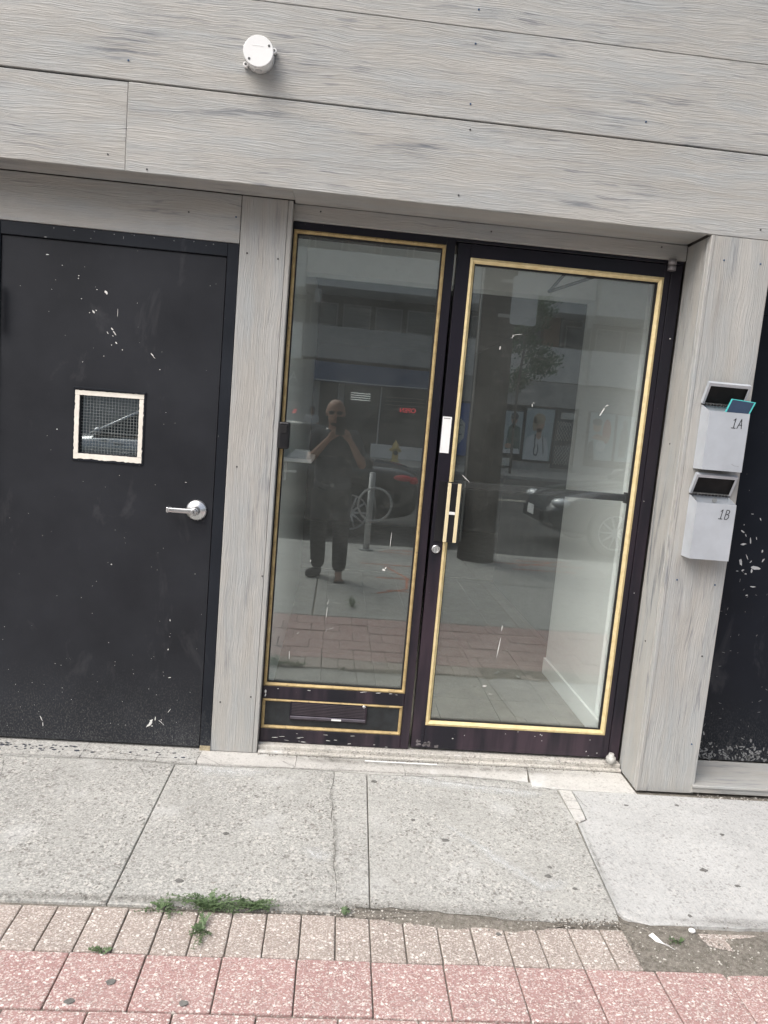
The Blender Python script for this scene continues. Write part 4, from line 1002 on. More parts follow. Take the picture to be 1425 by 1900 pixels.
# orange utility paint on the pavement
M_or = simple('orange_survey_paint', (.55, .17, .09), .8, 0, .3, 60)
def paintline(b, pts, w=.018):
    for a, c in zip(pts, pts[1:]):
        a, c = Vector(a), Vector(c); d = (c - a).normalized(); n = Vector((-d.y, d.x)) * w / 2
        b.prism([Vector((*(a + n), .0022)), Vector((*(c + n), .0022)), Vector((*(c - n), .0022)), Vector((*(a - n), .0022))], Vector((0, 0, -.0015)))
def marking(lines, label):
    t = thing('survey_marking', (*lines[0][0], 0), label, 'painted marking')
    for i, ln in enumerate(lines):
        b = MB(); paintline(b, ln, .022); o = b.build('paint_line', M_or, t); o.location.z += i * .0002
marking([[(.55, -3.97), (1.2, -3.99)], [(.80, -3.9), (.98, -3.4), (.93, -2.95), (.66, -2.73)], [(.68, -3.35), (1.15, -3.37)], [(.75, -2.86), (1.15, -2.84)], [(.78, -4.7), (1.25, -4.62), (1.15, -4.85), (.85, -4.8)]], 'orange survey lines sprayed on the pavement behind the photographer')
marking([[(2.05, -4.55), (3.1, -4.60)], [(2.3, -4.45), (2.75, -4.75)], [(2.35, -4.75), (3.0, -4.85)], [(2.2, -4.25), (2.9, -4.28)]], 'orange survey lines sprayed beside the utility pole')
# fire hydrant
hy = thing('fire_hydrant', (2.50, -22.4, 0), 'yellow fire hydrant on the far pavement', 'fire hydrant')
M_hyd = simple('yellow_hydrant_paint', (.62, .46, .13), .5, 0, .15, 20)
hx, hyy = 2.36, -23.6
MB().lathe((hx, hyy, 0), [(.17, 0), (.17, .04), (.12, .05), (.115, .45), (.16, .46), (.16, .50), (.13, .52), (.125, .58), (.10, .66), (.05, .71), (.035, .72), (.035, .77), (.0, .775)], seg=24).build('barrel', M_hyd, hy)
b = MB(); b.cyl((hx - .20, hyy, .42), (hx + .20, hyy, .42), .055, seg=16); b.cyl((hx - .225, hyy, .42), (hx + .225, hyy, .42), .03, seg=8); b.build('side_outlet', M_hyd, hy)
b = MB(); b.cyl((hx, hyy, .33), (hx, hyy + .2, .33), .085, seg=18); b.build('pumper_cap', M_black, hy)

# ------------------------------------------------------------------ cars
M_tyre = simple('tyre_rubber', (.015, .015, .015), .8, 0, .2)
M_rim = simple('alloy_rim', (.62, .63, .65), .4, .25, .05)
M_carglass = simple('dark_car_glass', (.015, .02, .022), .04, 0, .02, bump=0, spec=.9)
M_tail = simple('red_tail_lamp', (.42, .012, .02), .15, 0, .1, bump=0, emit=(.9, .03, .03), es=.06)
M_head = simple('clear_head_lamp', (.70, .73, .75), .1, .2, .1, bump=0)
def car(cx, cy, paint, label, high=0.0, nose=1.0, plate=True):
    z0 = -.12; t = thing('parked_car', (cx, cy, z0), label, 'car', 'cars on the street')
    st = [(-2.32, .55, .38, .60), (-2.22, .74, .26, .72), (-1.95, .86, .20, .80 + high * .7), (-1.4, .90, .18, .90 + high), (-.85, .91, .18, .97 + high), (0, .915, .18, .98 + high), (.9, .915, .18, 1.0 + high), (1.6, .905, .20, 1.01 + high), (2.05, .87, .24, .99 + high), (2.24, .78, .30, .93 + high), (2.30, .62, .42, .82)]
    bm = bmesh.new(); rings = []
    for x, w, zb, zt in st:
        half = [(0, zt), (w * .55, zt - .008), (w * .88, zt - .045), (w * .985, zt - .13), (w, (zt + zb) / 2 + .06), (w * .985, zb + .12), (w * .93, zb + .01), (0, zb)]
        pr_ = [(y, z) for y, z in half] + [(-y, z) for y, z in half[-2:0:-1]]
        rings.append([bm.verts.new((cx + x, cy + y, z0 + z)) for y, z in pr_])
    n = len(rings[0])
    for a, c in zip(rings, rings[1:]):
        for i in range(n): f = bm.faces.new((a[i], a[(i + 1) % n], c[(i + 1) % n], c[i])); f.smooth = True
    bm.faces.new(rings[0]); bm.faces.new(rings[-1]); bmesh.ops.recalc_face_normals(bm, faces=bm.faces)
    me = bpy.data.meshes.new('body'); bm.to_mesh(me); bm.free()
    body = link('tmpbody', me, paint)
    sub = body.modifiers.new('s', 'SUBSURF'); sub.levels = 2; sub.render_levels = 2
    cut = MB()
    for wx in (-1.40, 1.36): cut.cyl((cx + wx, cy - 1.2, z0 + .34), (cx + wx, cy + 1.2, z0 + .34), .385, seg=36)
    cu = cut.build('cut', paint); bo = body.modifiers.new('b', 'BOOLEAN'); bo.object = cu; bo.operation = 'DIFFERENCE'; bo.solver = 'FAST'
    me2 = evalmesh(body, 'body'); bpy.data.objects.remove(body); bpy.data.objects.remove(cu)
    for p in me2.polygons: p.use_smooth = True
    link('body', me2, paint, t)
    # greenhouse
    hb = high; gs = [(-.95, .80, .95 + hb, .95 + hb), (-.20, .80, .97 + hb, 1.40 + hb * 1.2), (.35, .80, .98 + hb, 1.455 + hb * 1.3), (.95, .80, .98 + hb, 1.41 + hb * 1.3), (1.62 + (.35 if high else 0), .78, 1.0 + hb, 1.02 + hb)]
    b = MB(); rr = []
    for x, w, zb, zt in gs:
        k = (zt - zb) / .45; tw = w - .22 * min(k, 1)
        rr.append([b.bm.verts.new((cx + x, cy + yy, z0 + zz)) for yy, zz in ((-w, zb), (-tw, zt - .03 * k), (-tw * .7, zt), (tw * .7, zt), (tw, zt - .03 * k), (w, zb))])
    for q, (a, c) in enumerate(zip(rr, rr[1:])):
        for i in range(5):
            f = b.bm.faces.new((a[i], a[i + 1], c[i + 1], c[i])); f.material_index = 1 if (i in (1, 2, 3) and q in (1, 2)) else 0; f.smooth = i in (1, 2, 3)
    gh = b.build('greenhouse', [M_carglass, paint], t)
    b = MB()
    P = [[Vector((cx + x, cy + s_ * (w - .22 * min((zt - zb) / .45, 1)), z0 + zt - .02)) for x, w, zb, zt in gs] for s_ in (-1, 1)]
    for s_, side in zip((-1, 1), P): b = MB(); b.tube(side, .032, 8); b.tube([Vector((cx + .30, cy + s_ * .805, z0 + .97 + hb)), Vector((cx + .33, cy + s_ * .59, z0 + 1.43 + hb * 1.3))], .028, 8); b.box(cx - .9, cy + s_ * .80 - .02, z0 + .955 + hb, cx + 1.6, cy + s_ * .80 + .02, z0 + .985 + hb); b.build('window_pillar', paint, gh)
    for wx in (-1.40, 1.36):
        for s_ in (-1, 1):
            yo = cy + s_ * .90; c = (cx + wx, yo - s_ * .22, z0 + .335)
            tb = MB(); tb.lathe(c, [(.20, 0), (.32, .0), (.335, .03), (.335, .17), (.32, .205), (.24, .21), (.235, .18)], (0, s_, 0), 30); ty = tb.build('wheel', M_tyre, t)
            rb = MB(); o_ = Vector((cx + wx, yo - s_ * .03, z0 + .335))
            rb.lathe(o_ - Vector((0, s_ * .02, 0)), [(.238, -.02), (.238, .028), (.218, .028), (.212, -.01)], (0, s_, 0), 30); rb.cyl(o_, o_ + Vector((0, s_ * .02, 0)), .055, seg=16)
            for k in range(10): a = 2 * math.pi * k / 10; rb.cyl(o_ + Vector((.04 * math.cos(a), s_ * .012, .04 * math.sin(a))), o_ + Vector((.222 * math.cos(a), s_ * .012, .222 * math.sin(a))), .016, .013, seg=6)
            rb.build('rim', M_rim, ty)
    for s_ in (-1, 1):
        b = MB(); b.ball((cx + 2.17, cy + s_ * .68, z0 + .80 + hb * .8), .16, 2, (.55, 1.05, .38)); b.ball((cx + 2.00, cy + s_ * .80, z0 + .83 + hb * .8), .14, 2, (1.3, .5, .35)); b.build('tail_light', M_tail, t)
        b = MB(); b.ball((cx - 2.12, cy + s_ * .66, z0 + .64 + hb * .5), .17, 2, (.8, 1, .42)); b.build('headlight', M_head, t)
        b = MB(); b.ball((cx - .78, cy + s_ * .97, z0 + 1.0 + hb), .10, 2, (.6, 1.1, .7)); b.build('wing_mirror', paint, t)
        for dx in (-.55, .45): MB().box(cx + dx, cy + s_ * .915, z0 + .80, cx + dx + .17, cy + s_ * .935, z0 + .83, .008, 2).build('door_handle', M_rim, t)
    MB().box(cx - 2.335, cy - .45, z0 + .36, cx - 2.29, cy + .45, z0 + .52, .01).build('grille', M_black, t)
    if plate:
        pl = MB().box(cx - 2.352, cy - .155, z0 + .42, cx - 2.340, cy + .155, z0 + .56, .004).build('number_plate', M_paper, t)
    return t
M_carblk = simple('black_car_paint', (.008, .009, .011), .12, 0, .05, bump=0, coat=1)
M_carsil = simple('silver_car_paint', (.50, .52, .54), .25, .5, .05, bump=0, coat=1)
M_cargry = simple('dark_grey_car_paint', (.06, .063, .066), .18, .3, .05, bump=0, coat=1)
car(-.90, -7.15, M_carblk, 'black sedan with red tail lamp parked at the kerb, mirrored behind the photographer')
car(5.45, -7.05, M_cargry, 'dark grey car parked nose to the black sedan, mirrored low in the glass door', .06)
car(-3.0, -10.2, M_carsil, 'silver car in the road, mirrored in the small door window')

# ------------------------------------------------------------------ people
M_skin = simple('skin', (.30, .17, .115), .5, 0, .08, 12)
M_shirt = simple('navy_shirt_cloth', (.016, .020, .032), .85, 0, .2, 20, .4, 300)
M_trou = simple('charcoal_trousers_cloth', (.018, .019, .022), .9, 0, .2, 20, .4, 300)
M_hair = simple('dark_hair', (.02, .016, .014), .7, 0, .3, 60, .5)
M_shoe = simple('black_shoe', (.015, .015, .016), .6, 0, .2)
def blob(name, prims, vox, mat, parent, smooth=3):
    b = MB()
    for p in prims:
        if p[0] == 'c':
            _, a, ra, c, rc = p; a, c = Vector(a), Vector(c)
            b.ball(a, ra, 2); b.ball(c, rc, 2); b.cyl(a, c, ra, rc, seg=16)
        else:
            _, c, r, sc = p[:4]; rot = p[4] if len(p) > 4 else None
            b.ball(c, r, 3, sc, rot)
    o = b.build('tmpblob', mat)
    m = o.modifiers.new('r', 'REMESH'); m.mode = 'VOXEL'; m.voxel_size = vox; m.use_smooth_shade = True
    s_ = o.modifiers.new('s', 'SMOOTH'); s_.iterations = smooth; s_.factor = .5
    me = evalmesh(o, name); bpy.data.objects.remove(o)
    me.materials.clear()
    return link(name, me, mat, parent)
def person(name, base, label, J, shirt, trou, scale=1.0, vox=.006, phone=False, hair='bald', facing=0, group=None):
    """J: joints in metres, the figure faces +y"""
    t = thing('person', base, label, 'person', group)
    V = Vector
    hd, nk, ch, pv = V(J['head']), V(J['neck']), V(J['chest']), V(J['pelvis'])
    P = [('e', hd + V((0, -.004, .030)), .1, (.79, .96, .93)), ('e', hd + V((0, .02, -.045)), .085, (.72, .88, .95)), ('e', hd + V((0, .045, -.092)), .038, (1, .8, .7)),
         ('e', hd + V((0, .101, -.012)), .016, (.8, 1.1, 1.5)), ('e', hd + V((0, .088, .022)), .03, (1.5, .35, .35)), ('e', hd + V((0, .092, -.060)), .018, (1.5, .5, .45)),
         ('c', hd + V((0, -.02, -.07)), .055, nk, .058), ('c', nk, .06, ch + V((0, 0, .08)), .08)]
    for s_ in (-1, 1): P.append(('e', hd + V((s_ * .078, -.005, .0)), .028, (.35, .7, 1.15)))
    for s_, S_ in ((-1, 'l'), (1, 'r')):
        sh, el, wr = V(J['sh' + S_]), V(J['el' + S_]), V(J['wr' + S_])
        hp, kn, an, to = V(J['hp' + S_]), V(J['kn' + S_]), V(J['an' + S_]), V(J['to' + S_])
        P += [('c', ch + V((0, 0, .06)), .075, sh, .052), ('c', sh, .050, el, .038), ('c', el, .039, wr, .025)]
        hv = V(J['hand' + S_])                                  # palm centre
        hdv = (hv - wr).normalized(); up_ = V((0, 1, 0)) if abs(hdv.y) < .8 else V((1, 0, 0))
        sd_ = hdv.cross(up_).normalized()
        P += [('c', wr, .025, hv, .026), ('c', hv - sd_ * .018, .019, hv + sd_ * .018, .019)]
        fk = [(-.029, .066), (-.010, .078), (.010, .073), (.028, .058)]
        curl = V(J.get('curl' + S_, (0, .4, 0)))
        for off, ln in fk:
            a = hv + sd_ * off + hdv * .025; m_ = a + (hdv + curl * .3).normalized() * ln * .5; e_ = m_ + (hdv + curl * 2.0).normalized() * ln * .45
            P += [('c', a, .0088, m_, .0082), ('c', m_, .0082, e_, .0068)]
        th_ = V(J.get('thumb' + S_, (0, 0, .05)))
        P += [('c', hv - hdv * .01, .012, hv + th_ * .6, .0095), ('c', hv + th_ * .6, .0095, hv + th_, .008)]
        P += [('c', hp, .075, kn, .052), ('c', kn, .05, an, .034), ('c', an, .033, an + V((0, 0, -.03)), .034), ('c', an + V((0, 0, -.035)), .034, to, .026)]
    P += [('e', ch, .14, (1.12, .72, 1.25)), ('c', ch + V((0, 0, -.1)), .115, pv, .12), ('e', pv, .14, (1.1, .8, .8))]
    blob('body', P, vox, M_skin, t)
    Q = [('e', ch + V((0, .01, .0)), .155, (1.16, .80, 1.25)), ('e', (ch + pv) / 2 + V((0, .03, 0)), .155, (1.1, .92, 1.2)), ('e', pv + V((0, .01, .06)), .15, (1.14, .9, .85)), ('c', ch + V((0, 0, .115)), .075, ch + V((0, 0, .05)), .1)]
    for S_ in 'lr':
        sh, el = V(J['sh' + S_]), V(J['el' + S_]); Q += [('c', ch + V((0, 0, .07)), .092, sh, .068), ('c', sh, .069, sh + (el - sh) * .62, .062)]
    blob('shirt', Q, vox * 1.3, shirt, t, 4)
    Q = [('e', pv + V((0, 0, -.02)), .155, (1.14, .86, .75))]
    for S_ in 'lr':
        hp, kn, an = V(J['hp' + S_]), V(J['kn' + S_]), V(J['an' + S_]); Q += [('c', hp, .098, kn, .076), ('c', kn, .075, an + V((0, 0, .04)), .066)]
    blob('trousers', Q, vox * 1.3, trou, t, 3)
    for S_ in 'lr':
        an, to = V(J['an' + S_]), V(J['to' + S_])
        if S_ == 'r' and phone:                                   # sandal: a sole with two straps over the bare foot
            d = (to - an); d.z = 0; d.normalize(); n = V((-d.y, d.x, 0)); bk = V((an.x, an.y, 0)) - d * .06; fr_ = V((to.x, to.y, 0)) + d * .035
            b = MB(); b.prism([V((*(bk + n * .035).xy, .014)), V((*(fr_ + n * .05).xy, .014)), V((*(fr_ - n * .05).xy, .014)), V((*(bk - n * .035).xy, .014))], V((0, 0, -.013))); b.build('sandal', M_shoe, t)
            b = MB()
            for k in range(5): b.ball(V((*(to + d * (.028 - .003 * abs(k - 1)) + n * (.030 - k * .015)).xy, .026)), .0105 if k else .013, 2, (1, 1.5, .8))
            b.build('toes', M_skin, t)
        else:
            blob('shoe', [('c', (an.x, an.y, .045), .045, (to.x, to.y, .040), .040), ('c', (an.x, an.y - .03, .03), .04, (an.x, an.y, .05), .045)], .006, M_shoe, t)
    H = []
    if hair == 'bald': H = [('e', hd + V((0, -.030, .022)), .1, (.86, .86, .93)), ('e', hd + V((0, .060, -.092)), .036, (1.1, .8, .6))]
    else: H = [('e', hd + V((0, -.02, .05)), .112, (.86, .95, 1.0)), ('e', hd + V((0, -.05, -.05)), .09, (.95, .7, 1.5))]
    blob('hair', H, .008, M_hair, t, 2)
    b = MB()
    for s_ in (-1, 1): b.ball(hd + V((s_ * .034, .094, .004)), .026, 2, (1, .22, .72)); b.cyl(hd + V((s_ * .058, .088, .010)), hd + V((s_ * .082, .0, .012)), .0025, seg=6)
    b.cyl(hd + V((-.012, .102, .010)), hd + V((.012, .102, .010)), .0025, seg=6); b.build('glasses', M_black, t)
    return t
J = dict(head=(.190, -3.06, 1.475), neck=(.195, -3.11, 1.36), chest=(.205, -3.12, 1.16), pelvis=(.210, -3.14, .80),
         shl=(.045, -3.12, 1.275), ell=(.005, -3.02, 1.07), wrl=(.135, -2.87, 1.235), handl=(.178, -2.835, 1.285), curll=(.8, .7, 0), thumbl=(.045, .01, .045),
         shr=(.365, -3.12, 1.275), elr=(.455, -3.01, 1.05), wrr=(.345, -2.87, 1.235), handr=(.308, -2.835, 1.285), curlr=(-.8, .7, 0), thumbr=(-.045, .01, .045),
         hpl=(.125, -3.14, .76), knl=(.11, -3.13, .43), anl=(.125, -3.22, .09), tol=(.06, -3.12, .035),
         hpr=(.295, -3.14, .76), knr=(.315, -3.09, .43), anr=(.325, -3.09, .09), tor=(.335, -2.97, .030))
J = {k: (v if k.startswith(('curl', 'thumb')) else (v[0], v[1] - .06, v[2])) for k, v in J.items()}
pm = person('person', (.21, -3.1, 0), 'balding person in navy t-shirt and dark trousers holding up a phone, mirrored in the sidelight', J, M_shirt, M_trou, phone=True)
b = MB(); b.cyl((.21, -2.985, .86), (.21, -2.978, .86), .018, seg=16); b.build('shirt_emblem', M_chipg, pm)
ph_ = thing('phone', (.243, -2.785, 1.38), 'black smartphone held upright at the photographer face height', 'phone')
MB().box(.2045, -2.7885, 1.298, .2800, -2.7805, 1.4495, .0035, 3).build('phone_body', M_black, ph_)
for dz in (0, .019): b = MB(); b.cyl((.2405, -2.7804, 1.4389 - dz), (.2405, -2.7782, 1.4389 - dz), .0068, seg=18); b.build('lens', M_pitch, ph_)
# pedestrian across the street
ox, oy = -.80, -22.5
J2 = dict(head=(0, .02, 1.62), neck=(0, 0, 1.50), chest=(0, 0, 1.28), pelvis=(0, 0, .92), shl=(-.17, 0, 1.42), ell=(-.22, -.02, 1.14), wrl=(-.20, .10, .90), handl=(-.20, .12, .82),
          shr=(.17, 0, 1.42), elr=(.22, -.02, 1.14), wrr=(.20, .10, .90), handr=(.20, .12, .82), hpl=(-.09, 0, .88), knl=(-.09, .03, .48), anl=(-.10, -.03, .09), tol=(-.11, .10, .035),
          hpr=(.09, 0, .88), knr=(.10, .08, .48), anr=(.10, .06, .09), tor=(.11, .19, .035))
J2 = {k: ((v[0] + ox, v[1] + oy, v[2])) for k, v in J2.items()}
person('person', (ox, oy, 0), 'long-haired pedestrian in a pale top across the street', J2, simple('pale_top', (.45, .46, .47), .8), simple('blue_trousers', (.05, .06, .09), .8), vox=.014, hair='long')

# ------------------------------------------------------------------ building across the street
ob = thing('opposite_building', (4, -26.5, 0), 'pale concrete building across the street with window bands and shop fronts', 'building')
YO = -26.0
M_win = simple('dark_shop_glass', (.03, .037, .042), .08, 0, .2, 1, 0, spec=.8)
M_blind = simple('grey_window_blind', (.20, .21, .22), .6, 0, .15, 2)
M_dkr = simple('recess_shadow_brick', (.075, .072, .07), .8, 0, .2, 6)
M_brown = simple('brown_column_render', (.28, .17, .105), .8, 0, .2, 3)
M_blue = simple('blue_sign_panel', (.025, .075, .19), .45, 0, .1, 3)
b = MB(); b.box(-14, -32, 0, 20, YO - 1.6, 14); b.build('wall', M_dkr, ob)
for zb, zt, dy in ((3.62, 5.02, 0), (6.35, 7.85, .25), (9.6, 11.0, .25), (12.6, 14.2, .25)):
    for i, (xa, xb) in enumerate(((-14, -1.52), (-1.5, 4.2), (4.22, 10.1), (10.12, 20))):
        MB().box(xa, YO - 1.6, zb + (.12 if i == 1 else 0), xb, YO + dy + (.25 if i == 3 else 0), zt, .02).build('spandrel_band', M_opp if i != 1 or zb > 6 else M_oppd, ob)
    for xc in (-1.0, 4.3, 9.9): MB().box(xc - .12, YO - .4, zb - .5, xc + .12, YO + dy + .02, zb, .01).build('band_bracket', M_oppd, ob)
for (x0, x1, z0, z1) in [(-13.5 + 1.35 * k, -12.35 + 1.35 * k, 5.2, 6.15) for k in range(24)] + [(-13.5 + 1.35 * k, -12.35 + 1.35 * k, 8.2, 9.4) for k in range(24)]:
    f = MB().box(x0, YO - 1.59, z0, x1, YO - 1.50, z1).build('window', M_oppd, ob)
    MB().box(x0 + .06, YO - 1.495, z0 + .06, x1 - .06, YO - 1.47, z1 - .06).build('pane', M_blind if random.random() < .5 else M_win, f)
for xc in (8.75, 14.5): MB().box(xc - .38, YO - 1.45, 5.03, xc + .38, YO - 1.0, 6.33).build('column', M_brown, ob)
MB().box(9.05, YO - .99, 5.03, 9.15, YO - .9, 6.33).build('downpipe', M_chipg, ob)
# ground floor
b = MB(); b.box(-14, YO - 1.6, 0, -1.0, YO - .3, 3.6); b.box(3.85, YO - 1.6, 0, 4.75, YO - .05, 3.6); b.box(9.95, YO - 1.6, 0, 10.35, YO - .05, 3.6); b.box(12.5, YO - 1.6, 0, 20, YO - .3, 3.6); b.box(4.76, YO - .5, 2.60, 12.49, YO - .02, 3.6); b.box(4.76, YO - .6, 0, 12.49, YO - .1, .32)
b.build('ground_floor_wall', M_oppd, ob)
b = MB(); b.box(-.98, YO - .5, 2.85, 3.84, YO + .35, 3.58, .01); b.build('blue_fascia_sign', M_blue, ob)
MB().box(-.98, YO + .352, 2.86, 3.84, YO + .36, 2.90).build('sign_edge', M_alu, ob)
text_mesh('sign_lettering', 'PHARMACY', .42, M_alu, (1.4, YO + .355, 3.2), ob, .004, '+y') if False else None
for (xa, xb) in ((-.7, .02), (.30, 1.75), (1.83, 3.75)):
    f = MB().box(xa, YO - .45, .42, xb, YO - .40, 2.82).build('shop_window', M_win, ob)
    MB().box(xb + .01, YO - .46, .1, xb + .06, YO - .30, 2.84).build('mullion', M_alu, f)
MB().box(-.98, YO - .46, .0, -.72, YO - .3, 2.84).build('shop_pier', M_oppd, ob)
MB().box(.06, YO - .46, .0, .28, YO - .3, 2.84).build('shop_pier', M_oppd, ob)
M_tube = simple('ceiling_light_tube', (.8, .8, .8), .5, emit=(1, 1, .95), es=.9)
for k in range(4): MB().box(.55, YO - .385, 2.50 - k * .09, 1.35, YO - .375, 2.53 - k * .09).build('light_tube', M_tube, ob)
for k in range(3): MB().box(2.0, YO - .385, 2.45 - k * .16, 3.6, YO - .375, 2.47 - k * .16).build('ceiling_grid_strip', M_oppd, ob)
b = MB(); b.box(1.5, YO + .5, .0, 3.9, YO + .72, .52, .02); o = b.build('planter_wall', M_opp); tag(o, 'low concrete planter wall behind the hydrant', 'low wall')
M_neon = simple('red_neon', (.8, .1, .1), .5, emit=(1, .06, .08), es=1.0)
nn = text_mesh('open_sign', 'OPEN', .26, M_neon, (2.95, YO - .36, 1.95), None, .01, '+y'); tag(nn, 'red neon OPEN sign in the dark shop window', 'neon sign')
# left end wall signs
ls = thing('wall_sign', (-1.6, YO - .25, 2.3), 'pale shop sign panel with letter A on the left pier opposite', 'sign')
MB().box(-2.3, YO - .298, 2.55, -1.35, YO - .27, 3.3).build('sign_panel', M_blind, ls); text_mesh('lettering', 'A', .5, M_opp, (-1.8, YO - .265, 2.92), ls, .004, '+y')
b = MB(); b.box(-2.2, YO - .298, 1.95, -1.45, YO - .28, 2.35); o = b.build('notice_board', M_blind); tag(o, 'small framed notice on the left pier opposite', 'notice')
b = MB(); b.lathe((-1.62, YO - .29, 1.0), [(.20, 0), (.20, .02), (.12, .02), (.12, .01)], (0, 1, 0), 28); o = b.build('round_emblem', M_opp); tag(o, 'round pale ring emblem on the left pier opposite', 'emblem')
n2 = text_mesh('red_symbol', '%', .25, M_neon, (-1.65, YO - .28, 1.55), None, .01, '+y'); tag(n2, 'small red lit symbol above the round emblem opposite', 'neon sign')
# posters: flat printed panels
def flat(b, pts, y): b.poly([Vector((x, y, z)) for x, z in pts])
def ell(cx, cz, rx, rz, n=18, a0=0, a1=360): return [(cx + rx * math.cos(R(a0 + (a1 - a0) * k / n)), cz + rz * math.sin(R(a0 + (a1 - a0) * k / n))) for k in range(n + (a1 - a0 < 360))]
C_ = {k: simple('print_' + k, v, .5, 0, .06, 4, 0) for k, v in dict(pale_blue=(.42, .52, .56), coat_white=(.72, .76, .78), skin=(.52, .32, .22), blond=(.42, .34, .22), dark=(.03, .035, .04), green=(.05, .12, .10), red=(.45, .12, .08), grey=(.25, .27, .28), blue=(.015, .10, .42), ivory=(.62, .64, .60)).items()}
def poster(name, x0, x1, z0, z1, layers, label, bgc='pale_blue'):
    t = thing(name, ((x0 + x1) / 2, YO, z0), label, 'poster')
    y = YO + .0
    MB().box(x0, y - .02, z0, x1, y + .01, z1).build('panel', C_[bgc], t)
    MB().box(x0 - .04, y - .03, z0 - .04, x1 + .04, y - .021, z1 + .04).build('frame', C_['dark'], t)
    w, h = x1 - x0, z1 - z0
    for i, (cn, shapes) in enumerate(layers):
        b = MB()
        for s_ in shapes: b.poly([Vector((x1 - w * px, y + .0125 + i * .002, z0 + h * pz)) for px, pz in [(1 - q[0], q[1]) for q in s_]])
        b.build('printed_shape', C_[cn], t)
    return t
poster('poster', 7.80, 8.92, .42, 2.50, [
    ('coat_white', [[(.02, 0), (.06, .42), (.30, .50), (.52, .48), (.80, .44), (.93, .20), (.95, 0)]]),
    ('skin', [ell(.50, .70, .17, .155), [(.42, .45), (.42, .62), (.60, .62), (.60, .45), (.52, .40)]]),
    ('blond', [ell(.47, .80, .22, .11), ell(.33, .70, .085, .14)]),
    ('dark', [[(.36, .50), (.40, .50), (.42, .30), (.38, .30)], [(.64, .49), (.67, .47), (.78, .14), (.74, .14)], [(.40, .30), (.36, .20), (.40, .10), (.52, .08), (.56, .20), (.52, .32), (.49, .32), (.52, .2), (.50, .12), (.43, .12), (.41, .2), (.44, .30)]])], 'poster of a fair-haired doctor in a white coat with stethoscope')
poster('poster', 6.90, 7.66, .62, 2.32, [('green', [[(.2, .08), (.25, .6), (.5, .72), (.9, .62), (.98, .1)]]), ('skin', [ell(.55, .80, .16, .10), ell(.35, .18, .2, .06)]), ('dark', [ell(.55, .88, .20, .09)]), ('coat_white', [[(0, 0), (0, .09), (.9, .13), (1, 0)]])], 'narrow poster of a dark-haired child writing at a desk')
poster('poster', 10.45, 11.50, .62, 2.55, [('red', [ell(.70, .62, .17, .26)]), ('skin', [ell(.30, .70, .17, .12), [(.1, .45), (.8, .38), (.82, .48), (.3, .55)]]), ('dark', [ell(.30, .80, .20, .08), [(0, 0), (.02, .35), (.18, .42), (.3, 0)]]), ('coat_white', [ell(.5, .3, .2, .12)])], 'poster of a dark-haired adult lifting a child in red')
poster('poster', 11.62, 12.35, .62, 2.55, [('grey', [ell(.45, .82, .15, .08), [(.2, .1), (.2, .6), (.35, .75), (.6, .74), (.72, .4), (.62, .1)]])], 'pale poster of a standing grey figure, right of the family poster')
poster('poster', 4.84, 5.62, .36, 2.5, [('ivory', [[(.05, .40), (.05, .62), (.35, .72), (.62, .62), (.62, .35), (.35, .22)]]), ('dark', [[(.15, .58), (.5, .58), (.5, .60), (.15, .60)], [(.15, .40), (.5, .40), (.5, .42), (.15, .42)]])], 'blue panel with a pale hexagon left of the shop windows', 'blue')
gt = thing('security_gate', (9.45, YO, .2), 'dark doorway with two white folding lattice gates and a notice above', 'gate')
MB().box(9.02, YO - .09, .14, 9.90, YO - .04, 2.55).build('door_leaf', C_['dark'], gt)
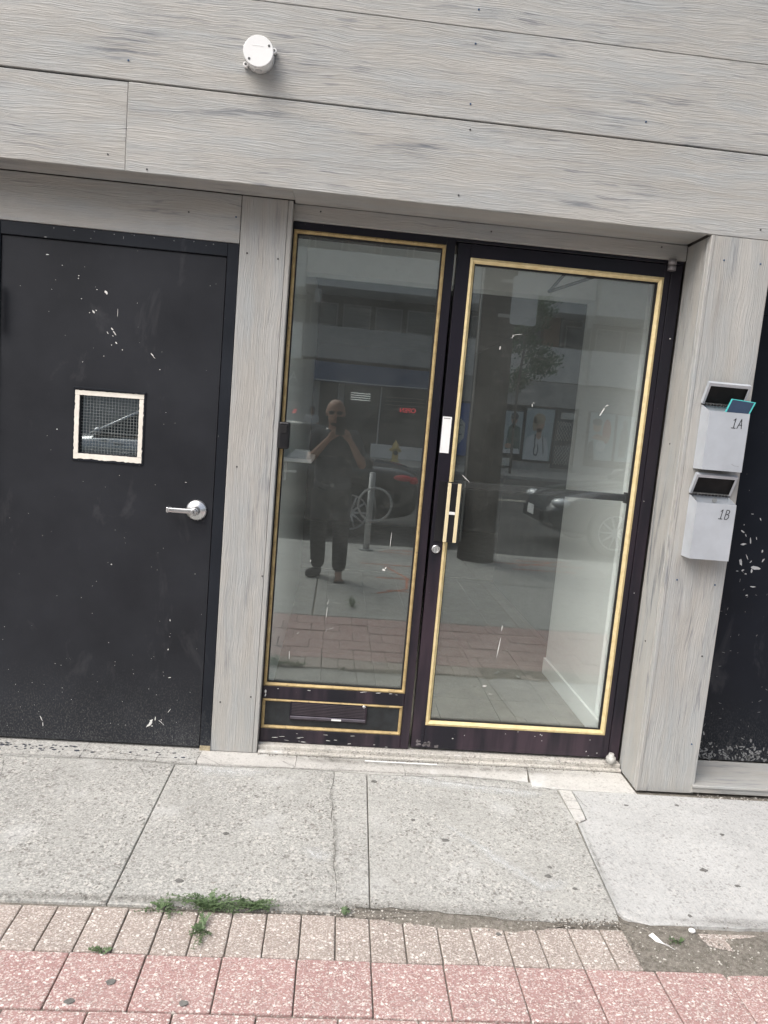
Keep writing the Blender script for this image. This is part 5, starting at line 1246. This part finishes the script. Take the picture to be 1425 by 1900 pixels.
for zb, zt in ((.30, 1.08), (1.28, 2.05)):
    b = MB()
    for k in range(-4, 8):
        x0 = 9.10 + k * .12
        for s_ in (1, -1):
            a = Vector((x0 if s_ > 0 else x0 + .5, YO - .02, zb)); c = Vector((x0 + .5 if s_ > 0 else x0, YO - .02, zt))
            # clip to the opening
            lo, hi = 9.10, 9.82; d = c - a
            t0 = max(0, min((lo - a.x) / d.x, (hi - a.x) / d.x)); t1 = min(1, max((lo - a.x) / d.x, (hi - a.x) / d.x))
            if t1 > t0: b.cyl(a + d * t0, a + d * t1, .009, seg=5)
    b.build('lattice', M_opp, gt)
MB().box(9.20, YO - .03, 2.15, 9.80, YO - .01, 2.42).build('notice_plate', C_['ivory'], gt)
nt2 = text_mesh('gate_lettering', 'EASY', .16, C_['ivory'], (9.45, YO + .0, 1.92), gt, .003, '+y')
wsn = thing('framed_sign', (7.1, YO + .05, .1), 'small ivory framed sign at the foot of the wall opposite', 'sign')
MB().box(6.84, YO - .09, .06, 7.40, YO + .03, .46).build('frame', C_['dark'], wsn); MB().box(6.88, YO + .031, .10, 7.36, YO + .04, .42).build('sign_panel', C_['ivory'], wsn)
# sapling on the far pavement
sp = thing('sapling', (6.4, -22.3, 0), 'slender leafy street tree on the far pavement', 'tree')
tr = MB(); tr.tube([Vector((6.45, -22.3, 0)), Vector((6.42, -22.3, 1.6)), Vector((6.40, -22.28, 3.2)), Vector((6.55, -22.3, 5.6))], .045, 8)
crown = []
for k in range(16):
    z = 2.9 + k * .19; a = random.uniform(0, 6.28); L = random.uniform(.5, 1.35) * (1.3 if z < 4 else .8)
    p = Vector((6.42, -22.3, z)); e = p + Vector((abs(math.cos(a)) * L * .9 if random.random() < .6 else -L * .6, math.sin(a) * L * .6, .35)); tr.cyl(p, e, .014, .005, seg=5); crown.append((p, e))
tr.build('trunk', M_bark, sp)
b = MB()
for p, e in crown:
    for _ in range(260):
        q = p + (e - p) * random.uniform(.25, 1.1) + Vector((random.gauss(0, .16), random.gauss(0, .16), random.gauss(0, .13))); s_ = random.uniform(.04, .085)
        n = Vector((random.gauss(0, 1), random.gauss(0, 1), random.gauss(0, 1))).normalized(); u = n.orthogonal().normalized() * s_; v = n.cross(u).normalized() * s_ * .55
        b.poly([q - u, q + v, q + u, q - v])
o = b.build('crown', M_leaf2, sp, recalc=False)
